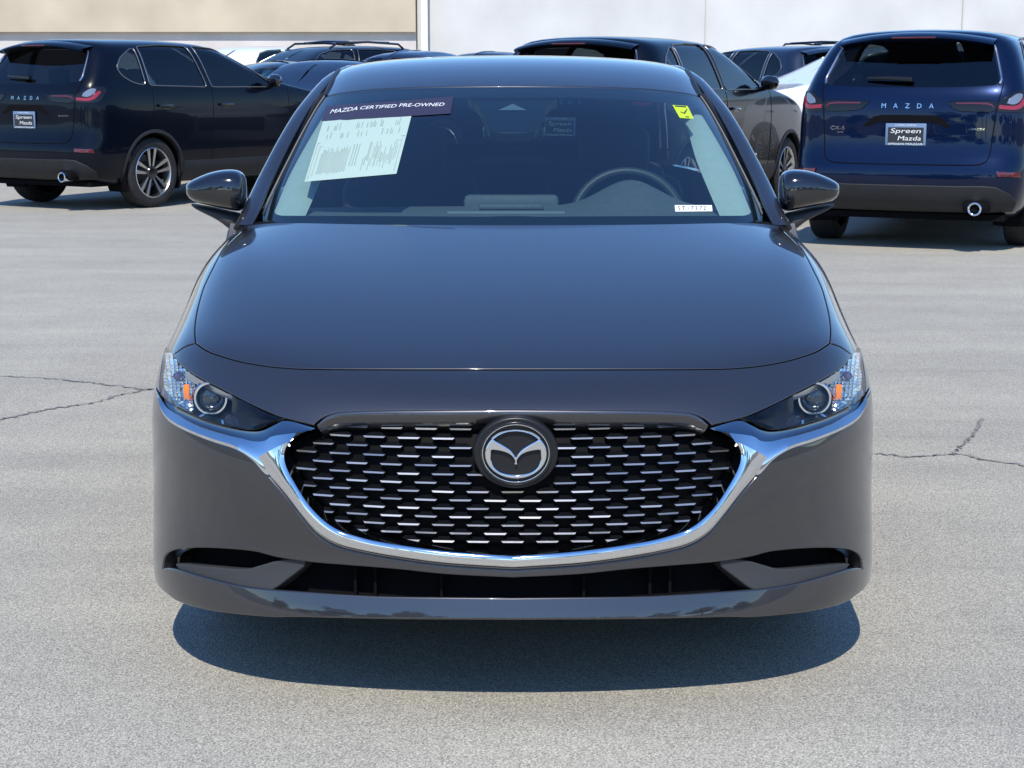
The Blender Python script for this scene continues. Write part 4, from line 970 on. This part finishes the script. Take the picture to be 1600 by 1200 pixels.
    for sg in (-1, 1):                                        # door mirrors
        y, z, x = opts['mirror']; mb = MB()
        n = 14; st = [(0, .35, .35), (.02, .8, .75), (.07, 1, 1), (.13, .95, .95), (.18, .7, .75), (.205, .25, .3)]
        V = []; F = []
        for dx, a, b in st:
            for i in range(n): th = 2*math.pi*i/n; V.append((sg*(x+dx), y+.075*a*math.cos(th)-.3*dx, z+.075*b*math.sin(th)))
        for k in range(len(st)-1):
            for i in range(n): F.append((k*n+i, k*n+(i+1) % n, (k+1)*n+(i+1) % n, (k+1)*n+i))
        F += [tuple(range(n)), tuple((len(st)-1)*n+i for i in range(n))]
        mb.add(V, F); mb.tube([(sg*(x-.06), y+.03, z-.07), (sg*(x+.05), y, z-.05)], .028, 8)
        put(mb.build('side_mirror', paint if not opts.get('blackmirror') else BLACKPAINT))
    # front lamps and grille
    for sg in (-1, 1):
        q = opts['lamp']; put(MB().box((sg*q[0], q[1], q[2]), (.36, .16, .10), rot=Matrix.Rotation(R(-sg*24), 3, 'Z'), bev=.03).build('headlight', CLEARW))
    q = opts['grille']; put(MB().box(q[:3], q[3:], bev=.05).build('grille', GRILLBLK))
    if K.kind == 'sedan':
        for sg in (-1, 1): put(MB().box((sg*.62, .09, .86), (.40, .12, .12), rot=Matrix.Rotation(R(-sg*14), 3, 'Z'), bev=.03).build('tail_light', RED))
    return parts, put
def rtext(put, s, cx, z, h, m, K, off=.004, space=1.0, shear=0., width=None, solid=.004, name='lettering', parent=None, y=None):
    """raised letters on the tail, centred at cx"""
    st, F = text_mesh(s, shear, space); wd = width or h*len(s)*.75
    pts = [(cx+(a-.5)*wd, z+(b-.5)*h) for a, b in st]; V = []
    for x, zz in pts:
        if y is None: q = K.S.hit((x, -3, zz), (0, 1, 0)); P, N = K.S.ev([q]); V.append(P[0]+np.array([0, -off, 0]))
        else: V.append(np.array([x, y, zz]))
    return put(mesh_obj(name, V, [f for f in F], m, smooth=False), parent)
SUVK = CarKit(SUV_ROWS, 'suv')
SUV_WIN = {'side': [[(.56, 1.43), (.60, 1.355), (.70, 1.295), (.80, 1.268), (.90, 1.26), (.90, 1.635), (.80, 1.605), (.66, 1.535)],
                    [(.955, 1.255), (1.80, 1.235), (1.80, 1.28), (1.70, 1.664), (1.32, 1.668), (.955, 1.648)],
                    [(1.885, 1.235), (2.88, 1.235), (2.90, 1.262), (2.58, 1.47), (2.34, 1.598), (2.16, 1.645), (1.80, 1.664), (1.80, 1.62)]],
           'tint': [1, 1, 0],
           'rear': [(0, 1.62), (.30, 1.615), (.52, 1.60), (.575, 1.565), (.625, 1.44), (.665, 1.315), (.645, 1.29), (.40, 1.275), (0, 1.27)],
           'frontuv': (9.2, [[9.35, 17.], [9.35, 16.], [9.4, 15.], [9.5, 14.2], [10.2, 14.0], [11.2, 13.9], [12.0, 13.9], [12.4, 14.2], [12.55, 15.], [12.6, 16.], [12.6, 17.]], 12.9)}
def detail_suv(put, K, paint, lowpl, badge, plate, redbar=True):
    """tail of the sport-utility car: spoiler, lamps, hatch lines, plate, bumper, exhaust"""
    S = K.S; RE = K.rear
    def rp(name, pts, m, off=.004, r=.003, depth=.012, closed=True, parent=None, sy=False, g=.04, half=False):
        """panel on the tail from (x, z); sy = mirrored twin as its own part; half = right half closed over the centre"""
        if half:
            q = RE(pts); q = np.abs(q); q[0, 1] = q[-1, 1] = 0; L = sym(q*[1, -1]); return [put(panel(name, S, L, m, off=off, r=r, depth=depth, g=g), parent)]
        q = np.abs(RE(pts)); res = []
        for fl in ((False, True) if sy else (False,)): res.append(put(panel(name, S, q, m, off=off, r=r, depth=depth, g=g, flip=fl), parent))
        return res
    # roof spoiler with high stop lamp
    xs_ = np.linspace(-.60, .60, 26)
    def edge(y, z, dy, dz): return np.array([(x, y+dy*abs(x/.6)**2.5, z+dz*abs(x/.6)**2.2) for x in xs_])
    sp_ = put(loft('roof_spoiler', [edge(.62, 1.712, .03, -.05), edge(.36, 1.698, .05, -.06), edge(.235, 1.672, .07, -.06), edge(.215, 1.655, .07, -.06), edge(.26, 1.640, .07, -.06), edge(.42, 1.630, .05, -.06)], paint, sharp=50))
    put(MB().box((0, .219, 1.653), (.34, .012, .012), bev=.003).build('high_stop_lamp', REDDIM), sp_)
    for sg in (-1, 1):                                        # bright D-pillar garnish beside the glass
        pts = [S.ev(RE([(sg*x, z)]), .003)[0][0] for x, z in spl([(.55, 1.618), (.592, 1.58), (.638, 1.46), (.680, 1.33), (.672, 1.295)], .03)]
        put(MB().tube([tuple(p) for p in pts], [.011]*len(pts), 8).build('pillar_garnish', mat('garnish_silver', (.45, .46, .48), .25, 1.0)))
    # hatch outline
    seam = [(0, .680), (.45, .682), (.585, .692), (.635, .74), (.650, .87), (.660, 1.0), (.672, 1.12), (.69, 1.22), (.70, 1.30)]
    for sg in (1, -1):
        pts = S.ev(RE([(sg*x, z) for x, z in spl(seam, .04)]), .001)[0]; put(MB().tube([tuple(p) for p in pts], .0045, 6).build('hatch_gap', VOID))
    # lamps: slim bar on the hatch, boomerang in the corner, dark surround
    rp('lamp_bar', spl([(.30, 1.160), (.34, 1.120), (.40, 1.095), (.645, 1.090), (.655, 1.165), (.48, 1.170)], .03), SMOKE, sy=True)
    rp('lamp_strip', spl([(.37, 1.145), (.60, 1.141), (.645, 1.115), (.645, 1.127), (.60, 1.153), (.37, 1.155)], .02), REDDIM, off=.0075, r=.001, depth=.004, sy=True, g=.02)
    rp('tail_light', spl([(.675, 1.090), (.78, 1.085), (.862, 1.095), (.878, 1.165), (.866, 1.235), (.80, 1.240), (.72, 1.190), (.678, 1.160)], .03), SMOKE, off=.006, sy=True)
    rp('tail_light_red', spl([(.685, 1.110), (.80, 1.103), (.845, 1.130), (.862, 1.190), (.850, 1.200), (.825, 1.150), (.79, 1.130), (.685, 1.135)], .02), RED, off=.011, r=.002, depth=.005, sy=True, g=.02)
    rp('reverse_lamp', spl([(.74, 1.150), (.79, 1.143), (.825, 1.170), (.835, 1.215), (.80, 1.220), (.75, 1.180)], .02), CLEARW, off=.010, r=.002, depth=.005, sy=True, g=.02)
    # recess around the plate
    rp('plate_recess', [(0, 1.06), (.20, 1.058), (.26, 1.045), (.30, 1.01), (.34, .97), (.30, .965), (.22, 1.0), (0, 1.01)], VOID, off=.002, r=0, depth=.002, half=True, g=.03)
    for i_, ch_ in enumerate('MAZDA'): rtext(put, ch_, (i_-2)*.092, 1.13, .036, CHROME, K, off=.006, width=.034)
    pl = MB().box((0, -.0, 0), (.31, .012, .165), bev=.004); py_ = S.ev(RE([(0, .91)]))[0][0][1]-.012
    pf = put(MB().box((0, py_, .91), (.315, .010, .170), bev=.005).build('plate_frame', mat('plate_frame_blue', (.13, .20, .32), .4)))
    put(MB().box((0, py_-.006, .905), (.275, .004, .118)).build('plate_card', mat('plate_card_black', (.02, .022, .026), .5)), pf)
    rtext(put, 'LOMA LINDA', 0, .982, .013, WHITEINK, K, width=.16, name='plate_lettering', parent=pf, y=py_-.0065)
    rtext(put, 'Spreen', 0, .933, .046, WHITEINK, K, width=.235, shear=.15, name='plate_lettering', parent=pf, y=py_-.0095)
    rtext(put, 'Mazda', .03, .881, .034, WHITEINK, K, width=.18, shear=.15, name='plate_lettering', parent=pf, y=py_-.0095)
    rtext(put, 'SPREEN MAZDA', 0, .838, .018, WHITEINK, K, width=.27, name='plate_lettering', parent=pf, y=py_-.0065)
    rtext(put, 'CX-5', -.545, .955, .028, CHROME, K, off=.005, width=.115, name='badge_lettering')
    rtext(put, 'AWD', -.52, .922, .012, CHROME, K, off=.005, width=.05, name='badge_lettering')
    rtext(put, 'SKYACTIV', .53, .955, .016, CHROME, K, off=.005, width=.125, name='badge_lettering')
    # bumper: reflectors, plastic skirt, exhaust tip
    rp('bumper_skirt', [(0, .515), (.40, .515), (.60, .520), (.70, .512), (.79, .46), (.83, .40), (.80, .33), (.60, .325), (0, .32)], lowpl, off=.016, r=.008, depth=.02, half=True, g=.05)
    if badge: rp('bumper_band', [(0, .690), (.58, .690), (.66, .70), (.72, .722), (.85, .72), (.91, .60), (.90, .55), (.78, .54), (0, .54)], lowpl, off=.008, r=.006, depth=.015, half=True, g=.05)
    rp('reflector', [(.70, .632), (.855, .626), (.86, .592), (.705, .600)], REDDIM, off=.014, r=.002, depth=.006, sy=True, g=.03)
    ex = (.56, .015, .35); put(MB().lathe([(.10, .052), (-.02, .052), (-.025, .046), (-.02, .038), (.12, .036)], 28, 'y', ex).build('exhaust_tip', CHROME))
    put(MB().box((.56, .12, .36), (.20, .20, .085), bev=.03).build('exhaust_recess', VOID))
    # wiper
    a = S.ev(RE([(.02, 1.315)]), .03)[0][0]; b = S.ev(RE([(-.34, 1.33)]), .022)[0][0]
    put(MB().tube([tuple(a), tuple((a+b)/2+[0, -.004, .006]), tuple(b)], [.022, .018, .009], 8).build('rear_wiper', GRILLBLK))
SUV_OPT = dict(clad=True, doors=(.93, 1.83, 3.10), belt=1.22, handles=(1.12, 2.06), hz=1.05, mirror=(2.80, 1.30, .93), blackmirror=True, lamp=(.66, 4.52, .86), grille=(0, 4.64, .66, .95, .10, .36), seat=.70)
WYS = (.955, 3.77)
def copy_car(root, paintmap, name, label, cat, group, loc, rz):
    r = root.copy(); link(r); r.name = name; tag(r, label, cat, group); r.location = loc; r.rotation_euler.z = rz
    def rec(src, dst):
        for ch in [o for o in KIDS.get(src, [])]:
            c = ch.copy(); link(c); c.parent = dst
            if any(m in paintmap for m in [s.material for s in ch.material_slots]):
                for s in c.material_slots:
                    mm = s.material; s.link = 'OBJECT'; s.material = paintmap.get(mm, mm)
            KIDS.setdefault(dst, []).append(c); rec(ch, c)
    rec(root, r); return r
KIDS = {}
def finish_car(parts, name, label, cat, group, loc, rz):
    root = empty(name, loc, rz); tag(root, label, cat, group)
    for o, p in parts:
        if p is None: o.parent = root; KIDS.setdefault(root, []).append(o)
        else: KIDS.setdefault(p, []).append(o)
    return root
G_ROW = 'sport-utility cars parked in the row behind the sedan'
parts, put = make_car(SUVK, NAVYPAINT, WYS, .362, SUV_WIN, SUV_OPT); detail_suv(put, SUVK, NAVYPAINT, CLAD, False, None)
HD = R(-28)
def place(px, py, lx, ly, rz):
    """where to put a car so that its local ground point (lx, ly) stands under the photograph's pixel"""
    g_ = ground_px(px, py); c, s_ = math.cos(rz), math.sin(rz); return (g_[0]-(c*lx-s_*ly), g_[1]-(s_*lx+c*ly), 0)
suvR = finish_car(parts, 'parked_suv', 'deep blue SUV at the right edge with its tail, dealer plate and exhaust facing us', 'suv', G_ROW, place(1297, 373, -.79, .90, R(-24)), R(-24))
suvL = copy_car(suvR, {NAVYPAINT: JETPAINT}, 'parked_suv', 'black SUV at the left edge with a silver spoked rear wheel', 'suv', G_ROW, place(222, 324, .80, .955, R(-32)), R(-32))
suvM = copy_car(suvR, {NAVYPAINT: JETPAINT}, 'parked_suv', 'black SUV half hidden behind the grey sedan and its right mirror', 'suv', G_ROW, (0, 0, 0), R(-28))
suvM.location = (.42, 12.6, 0)
for o_ in (suvR, suvL, suvM): o_.scale = (1.04,)*3
suvL.scale = (1.055,)*3
# ---- the far rows
SEDK = CarKit(SED_ROWS, 'sedan')
SED_WIN = {'side': [[(1.02, .985), (1.45, .96), (2.02, .95), (1.98, 1.15), (1.92, 1.345), (1.70, 1.335), (1.40, 1.22)], [(2.10, .95), (2.60, .945), (3.08, .945), (2.95, 1.05), (2.66, 1.22), (2.38, 1.335), (2.02, 1.345)]], 'tint': [0, 0],
           'rear': [(0, 1.335), (.30, 1.33), (.48, 1.31), (.55, 1.22), (.64, 1.12), (.60, 1.095), (.35, 1.088), (0, 1.085)],
           'frontuv': (9.2, [[9.35, 17.], [9.35, 16.], [9.4, 15.], [9.5, 14.2], [10.2, 14.0], [11.2, 13.9], [12.0, 13.9], [12.4, 14.2], [12.55, 15.], [12.6, 16.], [12.6, 17.]], 12.9)}
SED_OPT = dict(doors=(1.25, 2.06, 3.2), belt=.94, handles=(1.45, 2.30), hz=.83, mirror=(2.92, 1.00, .88), lamp=(.64, 4.45, .66), grille=(0, 4.60, .50, .95, .10, .26), seat=.50, g=.08)
GREYP = mat('slate_paint', (.020, .024, .034), .35, .5, .8); WHITEP = mat('white_paint', (.80, .80, .79), .35, 0, 1.0); BLUEGREY = mat('steel_blue_paint', (.012, .022, .050), .35, .5, .8)
parts2, put2 = make_car(SEDK, BLUEGREY, (.98, 3.70), .325, SED_WIN, SED_OPT)
G_FAR = 'cars parked in the far rows'
def spot(px, y, rz, ly=2.3, lx=0):
    x = (px-801)/CAM_F*(y+CAM_D)*.985; c, s_ = math.cos(rz), math.sin(rz); return (x-(c*lx-s_*ly), y-(s_*lx+c*ly), gz(y))
sedA = finish_car(parts2, 'parked_sedan', 'steel blue sedan roof just above the left end of the grey sedan roof', 'car', G_FAR, spot(640, 21.5, R(60)), R(60)); sedA.scale = (1.16, 1.12, 1.20)
def far_suv(paint, px, y, rz, label, sc=1.04, rails=False):
    o = copy_car(suvR, {NAVYPAINT: paint}, 'parked_suv', label, 'suv', G_FAR, spot(px, y, R(rz)), R(rz)); o.scale = (sc,)*3
    if rails:
        for sg in (-1, 1):
            m = MB().tube([(sg*.60, .70, 1.69), (sg*.595, .80, 1.76), (sg*.59, 1.4, 1.785), (sg*.585, 2.0, 1.765), (sg*.585, 2.15, 1.68)], .018, 8).build('roof_rail', BLACKPAINT, o)
        for y_ in (1.0, 1.8): MB().tube([(-.60, y_, 1.78), (0, y_, 1.80), (.60, y_, 1.78)], .017, 8).build('cross_bar', BLACKPAINT, o)
    return o
def far_sed(paint, px, y, rz, label, sc=1.05):
    o = copy_car(sedA, {BLUEGREY: paint}, 'parked_sedan', label, 'car', G_FAR, spot(px, y, R(rz)), R(rz)); o.scale = (sc,)*3; return o
far_suv(JETPAINT, 478, 25, 132, 'dark SUV with black roof bars behind the black SUV at left', 1.04, True)
far_sed(GREYP, 418, 21.0, 118, 'dark grey sedan just in front of the mirror of the left black SUV', 1.10)
far_sed(BLUEGREY, 512, 20.5, 160, 'steel blue car whose hood shows beside the left roof pillar of the grey sedan', 1.12)
far_suv(WHITEP, 372, 29, 150, 'white SUV roof above the windshield of the left black SUV', 1.04)
far_sed(JETPAINT, 768, 23.0, 70, 'black car roof peeking over the middle of the grey sedan roof', 1.19)
far_suv(BLUEGREY, 1180, 21.5, -152+180, 'dark blue SUV seen behind the windshield of the half hidden black SUV', 1.02)
far_suv(GREYP, 1262, 26.5, 140, 'slate grey SUV with roof bars behind the white SUV', 1.04, True)
far_suv(WHITEP, 1330, 18.3, 104, 'white SUV between the two nearest SUVs at right', 1.03)
# ---- building behind the lot
STUCCO = mat('pale_stucco', (.56, .52, .49), .9, noise=(.7, .11), bump=(60, .4)); BEIGE = mat('beige_stucco', (.50, .42, .31), .9, noise=(.6, .12), bump=(60, .4)); WHITEW = mat('white_wall', (.56, .55, .53), .85, noise=(.5, .10), bump=(60, .3))
by = 50.; bz = gz(by)
bl_ = empty('dealership_building', (0, by, bz)); tag(bl_, 'long pale stucco building with a beige band behind the parked cars', 'building')
MB().box((-33, 4, 1.0), (60, 8, 2.0+.5)).build('wall', STUCCO, bl_, smooth=False)
MB().box((-33, 3.9, 4.1), (60, 8.2, 3.7)).build('upper_band', BEIGE, bl_, smooth=False)
MB().box((32.02, 4.3, 2.9), (70, 8, 6.2)).build('wall', WHITEW, bl_, smooth=False)
MB().box((-2.72, -.25, 2.5), (.20, .20, 5.4), bev=.01).build('column', mat('white_trim', (.82, .82, .80), .6), bl_)
for x in (6, 14, 22, 30): MB().box((x, .28, 2.9), (.03, .06, 6.1)).build('wall_joint', mat('joint_grey', (.45, .44, .42), .9), bl_)
MB().box((0, 4, 6.12), (126, 8.6, .25), bev=.03).build('parapet', STUCCO, bl_)
# ---- trees that close the lot behind the photographer (they only show as reflections)
LEAF = mat('dusty_foliage', (.055, .085, .032), .7, noise=(1.5, .5)); BARK = mat('bark', (.12, .09, .065), .9, noise=(8, .3))
rng = np.random.RandomState(5); tm = MB()
def leaves(c, rad, n, sz):
    V = []; F = []
    for _ in range(n):
        d = rng.randn(3); d /= np.linalg.norm(d); p = c+d*rad*rng.rand()**.45; a = rng.randn(3); a /= np.linalg.norm(a); b = np.cross(a, rng.randn(3)); b /= np.linalg.norm(b)
        k = len(V); s_ = sz*(.6+rng.rand()*.8); V += [tuple(p-a*s_), tuple(p+b*s_*.5), tuple(p+a*s_), tuple(p-b*s_*.5)]; F.append((k, k+1, k+2, k+3))
    tm.add(V, F, 0)
for x in np.arange(-62, 63, 7.5):
    xx = x+rng.uniform(-2, 2); yy = -34-rng.rand()*8-.004*x*x; h_ = rng.uniform(7, 10.5)
    tm.tube([(xx, yy, 0), (xx+.2, yy, h_*.45), (xx+.1, yy+.2, h_*.75)], [.22, .16, .07], 8, 1)
    for q in range(5): leaves(np.array([xx+rng.uniform(-1.6, 1.6), yy+rng.uniform(-1.3, 1.3), h_*(.62+.3*rng.rand())]), np.array([2.2, 1.9, 2.0]), 200, .38)
for x in (-30, -12, 9, 24):
    h_ = rng.uniform(9, 12); tm.tube([(x, -46, 0), (x+.3, -46, h_*.6), (x+.5, -46, h_)], [.28, .20, .17], 8, 1)
    for k in range(26):
        a = k*2.4; e = rng.uniform(-.5, .9); P = [np.array([x+.5, -46, h_])+np.array([math.cos(a)*t, math.sin(a)*t, math.sin(e)*t-.22*t*t])*1.9 for t in np.linspace(0, 1.3, 5)]
        for i in range(4): tm.add([tuple(P[i]-[0, 0, .16]), tuple(P[i]+[0, 0, .16]), tuple(P[i+1]+[0, 0, .13]), tuple(P[i+1]-[0, 0, .13])], [(0, 1, 2, 3)], 0)
tb = tm.build('tree_belt', [LEAF, BARK], smooth=False); tag(tb, 'belt of trees and palms across the lot behind the photographer', 'trees', kind='stuff')
